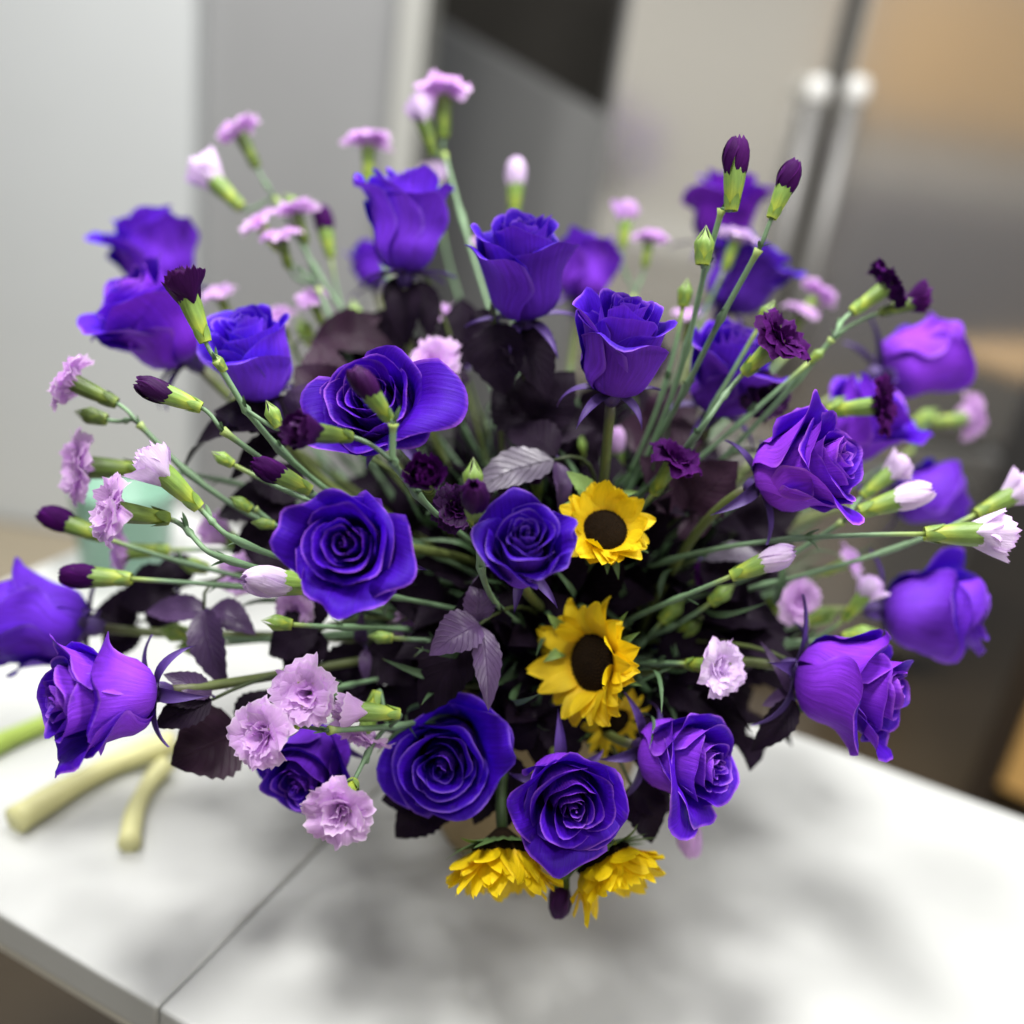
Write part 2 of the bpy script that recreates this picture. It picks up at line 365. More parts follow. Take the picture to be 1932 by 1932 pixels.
# table, two white leaves with a seam
ea = R(-22.5); E_ = np.array([math.cos(ea), math.sin(ea), 0]); N_ = np.array([-math.sin(ea), math.cos(ea), 0])
tb = root('table', 'white laminate table with a seam and cream edge under the bouquet', 'table')
tb.matrix_world = Matrix(((E_[0], N_[0], 0, 0), (E_[1], N_[1], 0, 0), (0, 0, 1, 0), (0, 0, 0, 1)))
n0, n1 = 0.322, 0.840
SE = -0.306
for a, b in ((-0.765, SE - 0.0005), (SE + 0.0005, 0.75)):
    bevelbox('tabletop_leaf', (a, b, n0, n1, TZ - 0.028, TZ), M_TABLE, tb, 0.003)
bevelbox('seam_strip', (SE - 0.006, SE + 0.006, n0 + 0.002, n1 - 0.002, TZ - 0.0282 - 0.006, TZ - 0.0281), M_EDGE, tb, 0.0005)
bevelbox('subframe', (-0.70, 0.70, n0 + 0.03, n1 - 0.03, TZ - 0.085, TZ - 0.0345), M_EDGE, tb, 0.003)
for a in (-0.70, 0.66):
    for b in (n0 + 0.03, n1 - 0.07):
        bevelbox('leg', (a, a + 0.04, b, b + 0.04, 0.0, TZ - 0.086), M_EDGE, tb, 0.003)

# mint green tumbler at the far left of the table
pm = on_z(236, 1062, TZ)
def lathe(prof, ns=40):
    V = []; uv = []
    for j, (r_, z_) in enumerate(prof):
        for k in range(ns):
            w = 2 * math.pi * k / ns; V.append((r_ * math.cos(w), r_ * math.sin(w), z_)); uv.append((k / ns, j / (len(prof) - 1)))
    return V, list(gridfaces(ns, len(prof), True)), uv
V, F, uv = lathe([(0.0005, 0), (0.040, 0), (0.043, 0.004), (0.050, 0.085), (0.0515, 0.088), (0.049, 0.087), (0.041, 0.006), (0.0005, 0.005)])
o = obj('tumbler', mesh('tumbler', V, F, M_MINT, uv)); o.location = (pm[0], pm[1], TZ + 0.0005)
o['label'] = 'mint green plastic tumbler at the far left corner of the table'; o['category'] = 'tumbler'

# cut stems lying on the table
def cut_stem(pts, r_, mat, label):
    P = [on_z(x, y, TZ + h) for x, y, h in pts]; P = np.array(P)
    t = np.linspace(0, 1, 20); k = np.linspace(0, 1, len(P))
    Q = np.stack([np.interp(t, k, P[:, i]) for i in range(3)], 1)
    for _ in range(6): Q[1:-1] = (Q[:-2] + Q[1:-1] * 2 + Q[2:]) / 4
    rr = r_ * (1 + 0.10 * np.sin(t * 9) + 0.18 * np.exp(-((t - 0.0) / 0.06) ** 2))
    V, F, uv = tube(Q, rr, 14); o = obj('cut_stem', mesh('cut_stem', V, F, mat, uv))
    o['label'] = label; o['category'] = 'cut stem'; o['group'] = 'cut flower stems lying on the table'
cut_stem([(28, 1548, .009), (120, 1490, .009), (235, 1430, .009), (330, 1400, .02)], 0.0085, M_CUT, 'longer pale yellow cut stem lying on the table, end nearest left edge')
cut_stem([(244, 1592, .008), (252, 1530, .008), (285, 1470, .008), (315, 1440, .012)], 0.0065, M_CUT, 'shorter pale yellow cut stem lying below the brown leaf')
cut_stem([(-60, 1430, .008), (10, 1395, .008), (90, 1362, .008), (170, 1335, .008)], 0.0075, M_CUTG, 'bright green cut stem poking out at the left behind a rose')

# vase: burlap wrapped pot
VB = on_z(985, 1545, TZ); VB[2] = TZ
VH = 0.145
MO = np.array([VB[0], VB[1], TZ + VH])
va = root('vase', 'tan burlap wrapped pot holding the whole bouquet', 'vase', loc=VB)
prof = [(0.0005, 0.0006), (0.062, 0.0006), (0.066, 0.004)] + [(0.066 + 0.013 * (k / 10), 0.004 + (VH - 0.007) * k / 10) for k in range(1, 11)] + [(0.0795, VH), (0.075, VH), (0.073, VH - 0.01), (0.063, 0.02), (0.0005, 0.018)]
V, F, uv = lathe(prof, 48); V = np.array(V); ang = np.arctan2(V[:, 1], V[:, 0]); k = 1 + 0.018 * np.sin(9 * ang + V[:, 2] * 30) * sstep(0.0, 0.1, V[:, 2]); V[:, 0] *= k; V[:, 1] *= k
obj('burlap_wrap', mesh('burlap_wrap', V, F, M_BURLAP, uv), va)
V, F, uv = lathe([(0.0005, VH - 0.03), (0.03, VH - 0.028), (0.066, VH - 0.032), (0.066, VH - 0.06), (0.0005, VH - 0.06)], 32)
obj('floral_foam', mesh('floral_foam', V, F, plain('foam_green', L(0.02, 0.05, 0.015), 0.9), uv), va)

# ------------------------------------------------------------------ flower pieces
def mouth_point(k=0.85):
    a = rng.uniform(0, 2 * math.pi); r_ = 0.05 * math.sqrt(rng.uniform(0, 1)) * k
    return MO + np.array([r_ * math.cos(a), r_ * math.sin(a), -0.035])
def stem_path(p, axis, end=None, n=22, k0=0.35, endup=0.5):
    e = mouth_point() if end is None else np.asarray(end)
    d = np.linalg.norm(p - e)
    out = nrm(p - e)
    upv = nrm(np.array([0, 0, 1.0]) * endup + out * (1 - endup) + 0.001)
    bow = nrm(np.cross(out, rng.normal(0, 1, 3))) * d * rng.uniform(0.0, 0.09)
    return bez([p, p - axis * d * k0 + bow * .6, e + upv * d * 0.38 + bow, e], n)

def local(V, A, P): return V @ A.T + P
def rose_petal(Rm, H, tip, mid, wid, phi, q, roll=0.0, NU=15, NV=15, amp=0.0006, spiral=0.10, edge_out=0.0, maxhalf=2.2, corner=0.2):
    """one petal in the head's frame (axis +z): cupped base, wall, rim turned by angle tip; metres"""
    u, v = ugrid(NU, NV)
    va = 0.30; r0 = 0.0016; zb = min(0.75 * Rm + 0.002, 0.014)
    fv = np.linspace(0, 1, 81); th_ = np.minimum(fv / va, 1) * math.pi / 2
    ra = r0 + (Rm - r0) * np.sin(th_); za = zb * (1 - np.cos(th_))
    sb = np.clip((fv - va) / (1 - va), 0, 1); psi = mid * sstep(0, .45, sb) + (tip - mid) * sstep(0.45, 1.0, sb) + roll * sstep(0.86, 1.0, sb)
    ds = np.diff(sb, prepend=0) * (H - zb)
    r_t = ra + np.cumsum(np.sin(psi) * ds); z_t = za + np.cumsum(np.cos(psi) * ds)
    vv = v * (1 - corner * np.abs(u) ** 2.4)
    r = np.interp(vv, fv, r_t); zz = np.interp(vv, fv, z_t)
    wv = 0.30 + 0.70 * sstep(0, 0.6, v)
    half = np.minimum(wid * wv / np.maximum(r, 0.75 * Rm), maxhalf)
    ang = phi + half * u
    r = r * (1 + spiral * u)
    du = np.clip(np.abs(u) - 0.30, 0, 1) / 0.70
    r = r + edge_out * du ** 2 * sstep(0.35, 0.85, v); zz = zz - 0.8 * edge_out * du ** 2 * sstep(0.55, 1, v)
    for fu, fv_ in ((2.1, 3.0), (4.3, 5.5), (7.5, 8.0)):
        r = r + amp * (1.2 / fu) * 1.4 * np.sin(fu * u + q.uniform(0, 6.28) + fv_ * v * q.uniform(.6, 1.4)) * sstep(0.1, .6, v)
    ph = q.uniform(0, 6.28); f = q.uniform(1.6, 4.2)
    r = r + amp * np.sin(f * u * 2.2 + ph) * v ** 3; zz = zz + 1.3 * amp * np.sin(f * u * 1.7 + ph * 2) * v ** 3
    zz = zz + 0.0012 * np.exp(-(u / 0.2) ** 2) * v ** 6
    fine = q.normal(0, 1, NU); fine = np.convolve(fine, [.25, .5, .25], 'same'); fvv = fine[np.arange(len(u)) % NU]
    zz = zz + 0.00045 * fvv * sstep(0.85, 1, v); r = r + 0.00035 * fvv * sstep(0.85, 1, v)
    return np.stack([r * np.cos(ang), r * np.sin(ang), zz], 1), np.stack([(u + 1) / 2, v], 1)

def make_rose(label, px, py, D, d, axis, opened=0.5, n=24, spin=None, special=(), n_out=4, seed=0, tall=1.12):
    q = np.random.default_rng(1000 + seed)
    S = D / FPX * d / (0.047 + 0.020 * opened); tall = np.array([1, 1, tall])
    ax = cdir(axis); c = at(px, py, d)
    base = c - ax * 0.026 * S
    A, P = frame(base, ax, q.uniform(0, 6.28) if spin is None else spin)
    ro = root('rose', label, 'rose', 'purple roses in the bouquet', loc=base)
    inv = lambda V: local(V, A, np.zeros(3))
    kk = q.uniform(.80, 1.18); tint = (kk * q.uniform(.80, 1.30), kk * q.uniform(.8, 1.2), kk * q.uniform(.92, 1.08), 1)
    # squeeze for narrower buds
    phi = q.uniform(0, 6.28); o_ = opened
    ni = max(9, int(n * 0.55))
    def put(V, uv, tilt=0.0):
        if tilt:
            k = q.normal(0, tilt); V[:, 0] += V[:, 2] * k * math.cos(phi); V[:, 1] += V[:, 2] * k * math.sin(phi)
        obj('petal', mesh('petal', inv(V * S * tall), gridfaces(15, 15), M_ROSE, uv), ro).color = tint
    for i in range(ni):                      # tight spiral heart
        t = i / (ni - 1); phi += R(118 + 18 * q.uniform(-1, 1)); Rm = 0.0016 + (0.0098 + 0.0028 * o_) * t ** 1.05
        put(*rose_petal(Rm, 0.0470 - 0.0020 * (1 - t) * o_ + q.uniform(-.0014, .0014), R(-8 + 16 * t + 12 * o_ * t + q.uniform(-5, 5)), R(-3 + 3 * t), 0.0080 + 0.0125 * t, phi, q, R(20 * t + 8), spiral=0.17 - .05 * t, amp=0.0004 + .0006 * t, maxhalf=2.3, corner=.08 + .1 * t, edge_out=.0006 * t))
    for i in range(3):                       # shoulder petals
        t = i / 2; phi += R(125) + q.normal(0, .2)
        put(*rose_petal(0.0136 + 0.0025 * t + .0012 * o_, 0.0480 - .001 * t + q.uniform(-.002, .0015), R(6 + 26 * o_ + 10 * t + q.uniform(-8, 8)), R(1 + 7 * o_), 0.0245, phi, q, R(40 + 30 * t), amp=.0009, edge_out=.0018 + .002 * o_, corner=.18), tilt=.03)
    for i in range(n_out):                   # outer guard petals
        t = i / max(1, n_out - 1); phi += R(137.5) + q.normal(0, .25)
        put(*rose_petal(0.0188 + 0.0022 * t, 0.0465 - .003 * t - .003 * o_ + q.uniform(-.004, .002), R(12 + 66 * o_ + 16 * t + q.uniform(-16, 20)), R(4 + 17 * o_ + q.uniform(-3, 3)), 0.0285 * q.uniform(.88, 1.12), phi, q, R(50 + 60 * o_), amp=.0013, edge_out=(.0028 + .0055 * o_) * q.uniform(.5, 1.5), corner=q.uniform(.16, .30)), tilt=.07)
    for dirc, fl, op in special:             # loose petals folded further out: camera-space direction
        w = cdir(dirc); lx = A.T @ w; phi = math.atan2(lx[1], lx[0])
        put(*rose_petal(0.0200, 0.048 + .004 * op, R(25 + 45 * fl), R(6 + 16 * fl), 0.0255, phi, q, R(45), amp=.0018, edge_out=.004, corner=.24))
    # hip, sepals, stem
    V, F, uv = lathe([(0.0005, -0.011), (0.0032, -0.010), (0.0052, -0.006), (0.0058, -0.002), (0.0045, 0.002), (0.0005, 0.003)], 14)
    obj('hip', mesh('hip', inv(np.array(V) * S), F, M_SEPAL, uv), ro)
    for k in range(5):
        u, v = ugrid(7, 11); a0 = k * 2 * math.pi / 5 + q.normal(0, .15); ln = 0.034 * q.uniform(.8, 1.15)
        psi = R(95) + R(60) * q.uniform(0.2, 1.1) * v
        ds = ln / 10; rr = 0.0045 + np.cumsum(np.tile(0, 1)) if False else None
        pv = np.linspace(0, 1, 11); bend = q.uniform(0.5, 1.5)
        psi = R(75) + R(70) * bend * pv; rr = 0.004 + np.concatenate([[0], np.cumsum(np.sin(psi[:-1]) * ds)]); zz = np.concatenate([[0], np.cumsum(np.cos(psi[:-1]) * ds)]) - 0.002
        wv = 0.0042 * np.sin(np.pi * np.clip(pv * 0.75 + 0.25, 0, 1)) * (1 - 0.3 * pv)
        j = np.repeat(np.arange(11), 7); x = rr[j]; y = wv[j] * u; z = zz[j] + 0.0015 * u * u
        V = np.stack([x * math.cos(a0) - y * math.sin(a0), x * math.sin(a0) + y * math.cos(a0), z], 1) * S
        obj('sepal', mesh('sepal', inv(V), gridfaces(7, 11), M_SEPAL, np.stack([(u + 1) / 2, v], 1)), ro)
    pth = stem_path(base - ax * 0.009 * S, ax, k0=0.3)
    V, F, uv = tube(pth - base, np.linspace(0.0029, 0.0026, len(pth)), 10)
    obj('stem', mesh('stem', V, F, M_RSTEM, np.array(uv) * [1, -1] + [0, 1]), ro)
    return ro

# ---- carnations
def calyx_mesh(S, ln=0.020, r0=0.0026, r1=0.0048, teeth=0.006, mat=None, open_t=0.0):
    nu, nv = 31, 9
    k = np.linspace(0, 2 * math.pi, nu)[:-1]; V = []; uv = []
    tw = np.abs(((k / (2 * math.pi) * 5) % 1) - 0.5) * 2   # 1 at notch
    for j in range(nv):
        v = j / (nv - 1)
        z = v * (ln + teeth * (1 - tw) ** 0.9 * 1.0)
        vb = np.minimum(z / ln, 1)
        r_ = r0 + (r1 - r0) * np.sin(np.minimum(vb, 1) * math.pi / 2) ** 0.8
        ex = np.maximum(z - ln, 0); r_ = r_ + ex * open_t + 0.00025 * np.cos(10 * k) * vb
        for a, rr, zz in zip(k, np.broadcast_to(r_, k.shape), z):
            V.append((rr * math.cos(a), rr * math.sin(a), zz)); uv.append((a / 6.2832, v))
    F = list(gridfaces(30, nv, True)); F.append(tuple(reversed(range(30))))
    # scale leaves at the base of the tube
    for s in range(4):
        a0 = s * math.pi / 2 + .4; b = len(V); n_ = 5
        for j in range(5):
            v = j / 4; z = v * 0.0075 - 0.001; rr = r0 + 0.0007 + 0.0011 * math.sin(v * 1.6) + (0.0006 if v > .8 else 0)
            for i in range(n_):
                uu = (i / (n_ - 1) * 2 - 1) * (1 - v ** 2.2) * 0.8
                V.append((rr * math.cos(a0 + uu), rr * math.sin(a0 + uu), z)); uv.append((i / 4 * 0.5, 0.25 + v * 0.72))
        F += [tuple(b + x for x in f) for f in gridfaces(5, 5)]
    return np.array(V) * S, F, uv
def fan_petal(S, ln, wid, psi0, psi1, phi, q, z0, frill=0.0016, r0=0.001, NU=13, NV=7, cup=0.0):
    u, v = ugrid(NU, NV)
    pv = np.linspace(0, 1, NV); ds = ln / (NV - 1)
    psi = psi0 + (psi1 - psi0) * sstep(0.05, 0.8, pv)
    rr = r0 + np.concatenate([[0], np.cumsum(np.sin(psi[:-1]) * ds)]); zz = np.concatenate([[0], np.cumsum(np.cos(psi[:-1]) * ds)])
    zig = np.where(np.arange(NU) % 2 == 0, 1.0, 0.915) * (1 - 0.24 * np.linspace(-1, 1, NU) ** 2) * (1 + q.normal(0, 0.02, NU))
    i = np.tile(np.arange(NU), NV); sc_ = 1 + (zig[i] - 1) * v ** 2
    j = np.repeat(np.arange(NV), NU)
    x = rr[j] * sc_; z = zz[j] * sc_
    y = wid * (0.18 + 0.82 * sstep(0, 0.85, v)) * u
    f1, f2, p1, p2 = q.uniform(2.2, 3.6), q.uniform(5, 9), q.uniform(0, 6), q.uniform(0, 6)
    disp = frill * v ** 1.5 * (np.sin(f1 * u + p1) + 0.55 * np.sin(f2 * u + p2))
    x = x + disp * np.cos(psi[j]) ; z = z - disp * np.sin(psi[j]) * -1
    # cupping
    x = x - cup * u * u * np.cos(psi[j]) * wid; z = z + cup * u * u * np.sin(psi[j]) * wid
    V = np.stack([x * math.cos(phi) - y * math.sin(phi), x * math.sin(phi) + y * math.cos(phi), z + z0], 1) * S
    return V, np.stack([(u + 1) / 2, v], 1)
def bud_petals(parent, A, S, mat, q, z0, rr, hh, n=6, twist=1.3):
    for k in range(n):
        u, v = ugrid(11, 10); ph = k * 2 * math.pi / n * 1.0 + q.normal(0, .15)
        prof = np.sin(np.pi * (0.22 + 0.72 * v)) ** 0.75
        r_ = rr * prof * (1 + 0.10 * u + 0.03 * (k % 2)); a = ph + u * (1.05) + twist * v * 0.5
        vv = v * (1 - 0.12 * u * u + 0.02 * np.sin(u * 9 + k))
        r_ = r_ + 0.0004 * np.sin(u * 12 + 5 * v + k) * v
        V = np.stack([r_ * np.cos(a), r_ * np.sin(a), z0 + hh * vv + 0.0006 * np.sin(7 * a + k) * v ** 4], 1) * S
        obj('petal', mesh('petal', local(V, A, 0), gridfaces(11, 10), mat, np.stack([(u + 1) / 2, v], 1)), parent)
    # crumpled petal tips gathered in the mouth of the bud
    for k in range(3):
        V, uv = fan_petal(S, hh * 0.55, rr * 0.8, 0.0, 0.35, k * 2.1, q, z0 + hh * 0.5, 0.0008, 0.0004, 9, 5)
        obj('petal', mesh('petal', local(V, A, 0), gridfaces(9, 5), mat, uv), parent)

def flower_head(parent, kind, px, py, w, d, axis, mat, cmat, q, name=None, rel=None):
    """kind open / half / bud / green; (px,py) is where the petals meet the calyx mouth. returns world base point and axis"""
    ax = cdir(axis); mouth = at(px, py, d)
    m = w / FPX * d                       # metres across the petals
    S = {'open': m / 0.0295, 'half': m / 0.0195, 'bud': m / 0.0122, 'green': m / 0.0105}[kind]
    S = float(np.clip(S, 0.6, 1.6)) * {'open': 1.12, 'half': 1.15}.get(kind, 1.0)
    ln = 0.0195
    base = mouth - ax * ln * S
    A, _ = frame(base, ax, q.uniform(0, 6.28)); org = base - np.array(parent.location) if rel is None else base - rel
    def L_(V): return local(V, A, org)
    AA = A
    class _P: pass
    h = parent
    opn = {'open': 0.25, 'half': 0.12, 'bud': 0.05, 'green': -0.62}[kind]
    cl = {'open': (0.0195, 0.0021, 0.0041, .005), 'half': (0.0195, 0.0021, 0.0047, .0055), 'bud': (0.0175, 0.0023, 0.0050, .0080), 'green': (0.010, 0.0028, 0.0050, .0085)}[kind]
    V, F, uv = calyx_mesh(S, cl[0], cl[1], cl[2], cl[3], None, opn)
    obj('calyx', mesh('calyx', L_(V), F, cmat, uv), h)
    z0 = 0.013
    def put(V, uv, nu, nv): obj('petal', mesh('petal', L_(V), gridfaces(nu, nv), mat, uv), h)
    if kind == 'open':
        n = 18; ph = q.uniform(0, 6)
        for k in range(n):
            t = k / (n - 1); ph += R(137.5)
            psi1 = np.interp(t, [0, .3, .65, 1], [R(5), R(42), R(82), R(104)]) + q.normal(0, .13)
            V, uv = fan_petal(S, 0.0125 + 0.0085 * t + q.uniform(-.001, .001), np.interp(t, [0, .4, 1], [0.0058, 0.0092, 0.0118]) * q.uniform(.85, 1.15), 0.05, psi1, ph + q.normal(0, .15), q, z0, 0.0016, 0.0006 + 0.0016 * t, cup=0.36 * (1 - t) + 0.06)
            put(V, uv, 13, 7)
    elif kind == 'half':
        n = 15; ph = q.uniform(0, 6)
        for k in range(n):
            t = k / (n - 1); ph += R(137.5)
            psi1 = np.interp(t, [0, .5, .8, 1], [R(-22), R(-14), R(0), R(24)]) + q.normal(0, .12)
            V, uv = fan_petal(S, 0.0205 - 0.0010 * t + q.uniform(-.0012, .0012), np.interp(t, [0, 1], [0.0045, 0.0095]), 0.42 * t + .10, psi1, ph + q.normal(0, .15), q, z0, 0.0010, 0.0008 + 0.0022 * t, cup=0.45)
            put(V, uv, 13, 7)
    elif kind == 'bud':
        hh = 0.0205
        for k in range(6):
            u, v = ugrid(11, 12); ph = k * 2 * math.pi / 6 + q.normal(0, .2); rr = 0.0057
            prof = np.interp(v, [0, .25, .5, .75, .9, 1.0], [.62, .90, 1.0, .92, .70, .40])
            r_ = rr * prof * (1 + 0.12 * u + 0.05 * (k % 2)); a = ph + u * (1.15 + .25 * v) + 0.7 * v
            vv = v * (1 - 0.05 * u * u + 0.025 * np.sin(u * 9 + k)); r_ = r_ + 0.00045 * np.sin(u * 10 + 6 * v + k) * v
            zz = z0 + hh * vv * (1 - 0.06 * vv) + 0.0008 * np.sin(6 * a + k) * v ** 4 + q.uniform(-.001, .001)
            put(np.stack([r_ * np.cos(a), r_ * np.sin(a), zz], 1) * S, np.stack([(u + 1) / 2, v], 1), 11, 12)
        for k in range(7):
            V, uv = fan_petal(S, 0.0085, 0.0030, 0.05, -0.5 + 0.1 * k, k * 2.4, q, z0 + 0.0085, 0.0011, 0.0006 + .0004 * k, 9, 5)
            put(V, uv, 9, 5)
    return base, ax

def node_tube(path, r0, r1, nodes=3, ns=9):
    n = len(path); t = np.linspace(0, 1, n); rad = r0 + (r1 - r0) * t
    for k in range(nodes):
        c = (k + 0.7) / (nodes + 0.2); rad = rad + 0.0010 * np.exp(-((t - c) / 0.018) ** 2)
    return tube(path, rad, ns)
def blade_leaf(parent, p, d, ln, w, rel, bend, mat=M_BLADE):
    d = nrm(d); s = nrm(np.cross(d, np.array([0.2, 0.3, 1.0]))); nn = np.cross(s, d)
    u, v = ugrid(5, 9)
    c = p + d * (ln * v)[:, None] + nn * (bend * ln * v * v)[:, None]
    wv = w * np.sin(np.pi * np.clip(0.12 + 0.88 * v, 0, 1)) ** 0.7
    V = c + s * (u * wv)[:, None] + nn * (0.35 * np.abs(u) * wv)[:, None]
    obj('leaf', mesh('leaf', V - rel, gridfaces(5, 9), mat, np.stack([(u + 1) / 2, v], 1)), parent)
def add_stem(parent, pth, rel, nodes, q, r0=0.00135, r1=0.0017, leaves=True):
    V, F, uv = node_tube(pth, r0, r1, nodes)
    obj('stem', mesh('stem', np.array(V) - rel, F, M_STEM, np.array(uv) * [1, -1] + [0, 1]), parent)
    if leaves:
        n = len(pth)
        for k in range(nodes):
            i = int((k + 0.7) / (nodes + 0.2) * (n - 1)); T = nrm(pth[max(i - 1, 0)] - pth[min(i + 1, n - 1)])
            for s in (1, -1):
                side = nrm(np.cross(T, q.normal(0, 1, 3))) * s
                ln = q.uniform(0.006, 0.012) if k < nodes - 1 else q.uniform(0.015, 0.04)
                blade_leaf(parent, pth[i], T + side * q.uniform(.35, .8), ln, ln * 0.10 + 0.0007, rel, q.uniform(-.3, .3))

_ci = [0]
def carnation(label, kind, px, py, w, d, axis, mat=None, cmat=None, group='lilac carnations in the bouquet', cat='carnation', end=None, n=40, via=None, k0=0.35):
    """single bloom on its own stem down into the pot"""
    _ci[0] += 1; q = np.random.default_rng(500 + _ci[0])
    mat = mat or M_LILAC; cmat = cmat or M_CALYX
    mouth = at(px, py, d); ro = root('carnation' if kind != 'green' else 'carnation_bud', label, cat, group, loc=mouth)
    base, ax = flower_head(ro, kind, px, py, w, d, axis, mat, cmat, q, rel=mouth)
    if via is not None:
        pv = at(*via); e = mouth_point(); dd = np.linalg.norm(base - pv)
        a = bez([base, base - ax * dd * .4, pv + nrm(base - pv + (pv - e) * .5) * dd * .3, pv], 16)
        d2 = np.linalg.norm(pv - e); tdir = nrm(base - pv + (pv - e) * .5)
        b = bez([pv, pv - tdir * d2 * .3, e + np.array([0, 0, .4 * d2]), e], 26); pth = np.concatenate([a, b[1:]])
    else: pth = stem_path(base, ax, end, n, k0)
    add_stem(ro, pth, mouth, 4, q)
    return ro
def spray(label, group, heads, trunk, cat='carnation spray', r=0.0016):
    """trunk: list of (px,py,d) nodes from tip to base; heads: (kind,px,py,w,d,axis,mat,cmat,node)"""
    _ci[0] += 1; q = np.random.default_rng(900 + _ci[0])
    N3 = [at(*t) for t in trunk]; org = N3[0]
    ro = root('carnation_spray', label, cat, group, loc=org)
    e = mouth_point(0.6)
    P = []
    for i in range(len(N3) - 1):
        for s in np.linspace(0, 1, 10, endpoint=False): P.append(N3[i] * (1 - s) + N3[i + 1] * s)
    tdir = nrm(N3[-2] - N3[-1]) if len(N3) > 1 else nrm(N3[0] - e)
    d2 = np.linalg.norm(N3[-1] - e)
    b = bez([N3[-1], N3[-1] - tdir * d2 * .35, e + np.array([0, 0, .35 * d2]), e], 22)
    P = np.concatenate([np.array(P).reshape(-1, 3), b]); nt = len(P)
    for _ in range(3): P[1:-1] = (P[:-2] + 2 * P[1:-1] + P[2:]) / 4
    rad = np.full(nt, r)
    for i in range(len(N3)):
        k = min(i * 10, nt - 1); rad += 0.0011 * np.exp(-((np.arange(nt) - k) / 0.8) ** 2)
    V, F, uv = tube(P, rad, 9); obj('stem', mesh('stem', np.array(V) - org, F, M_STEM, np.array(uv) * [1, -1] + [0, 1]), ro)
    for i in range(len(N3)):
        T = nrm(P[max(i * 10 - 1, 0)] - P[min(i * 10 + 1, nt - 1)])
        for s in (1, -1):
            side = nrm(np.cross(T, q.normal(0, 1, 3))) * s
            ln = q.uniform(0.005, 0.009); blade_leaf(ro, P[min(i * 10, nt - 1)], T + side * .6, ln, 0.0013, org, q.uniform(-.4, .4))
    for h in heads:
        kind, px, py, w, d, axis, mat, cmat, node = h
        bl = bpy.data.objects.new('blossom' if kind != 'green' else 'bud', None); COL.objects.link(bl); bl.parent = ro; bl.empty_display_size = .005
        base, ax = flower_head(bl, kind, px, py, w, d, axis, mat, cmat or M_CALYX, q, rel=org)
        pv = N3[node]; dd = np.linalg.norm(base - pv)
        nx = N3[node + 1] if node + 1 < len(N3) else e
        pth = bez([base, base - ax * dd * .45, pv + nrm(pv - nx) * dd * .25, pv], 14)
        rr = np.full(14, 0.00120); 
        if dd > 0.03: rr = rr + 0.0009 * np.exp(-((np.linspace(0, 1, 14) - 0.45) / 0.06) ** 2)
        V, F, uv = tube(pth, rr, 8); obj('stalk', mesh('stalk', np.array(V) - org, F, M_STEM, np.array(uv) * [1, -1] + [0, 1]), bl)
        if dd > 0.03:
            T = nrm(pth[5] - pth[7])
            for s in (1, -1):
                blade_leaf(bl, pth[6], T + s * .5 * nrm(np.cross(T, q.normal(0, 1, 3))), 0.006, 0.0013, org, .1)
    return ro

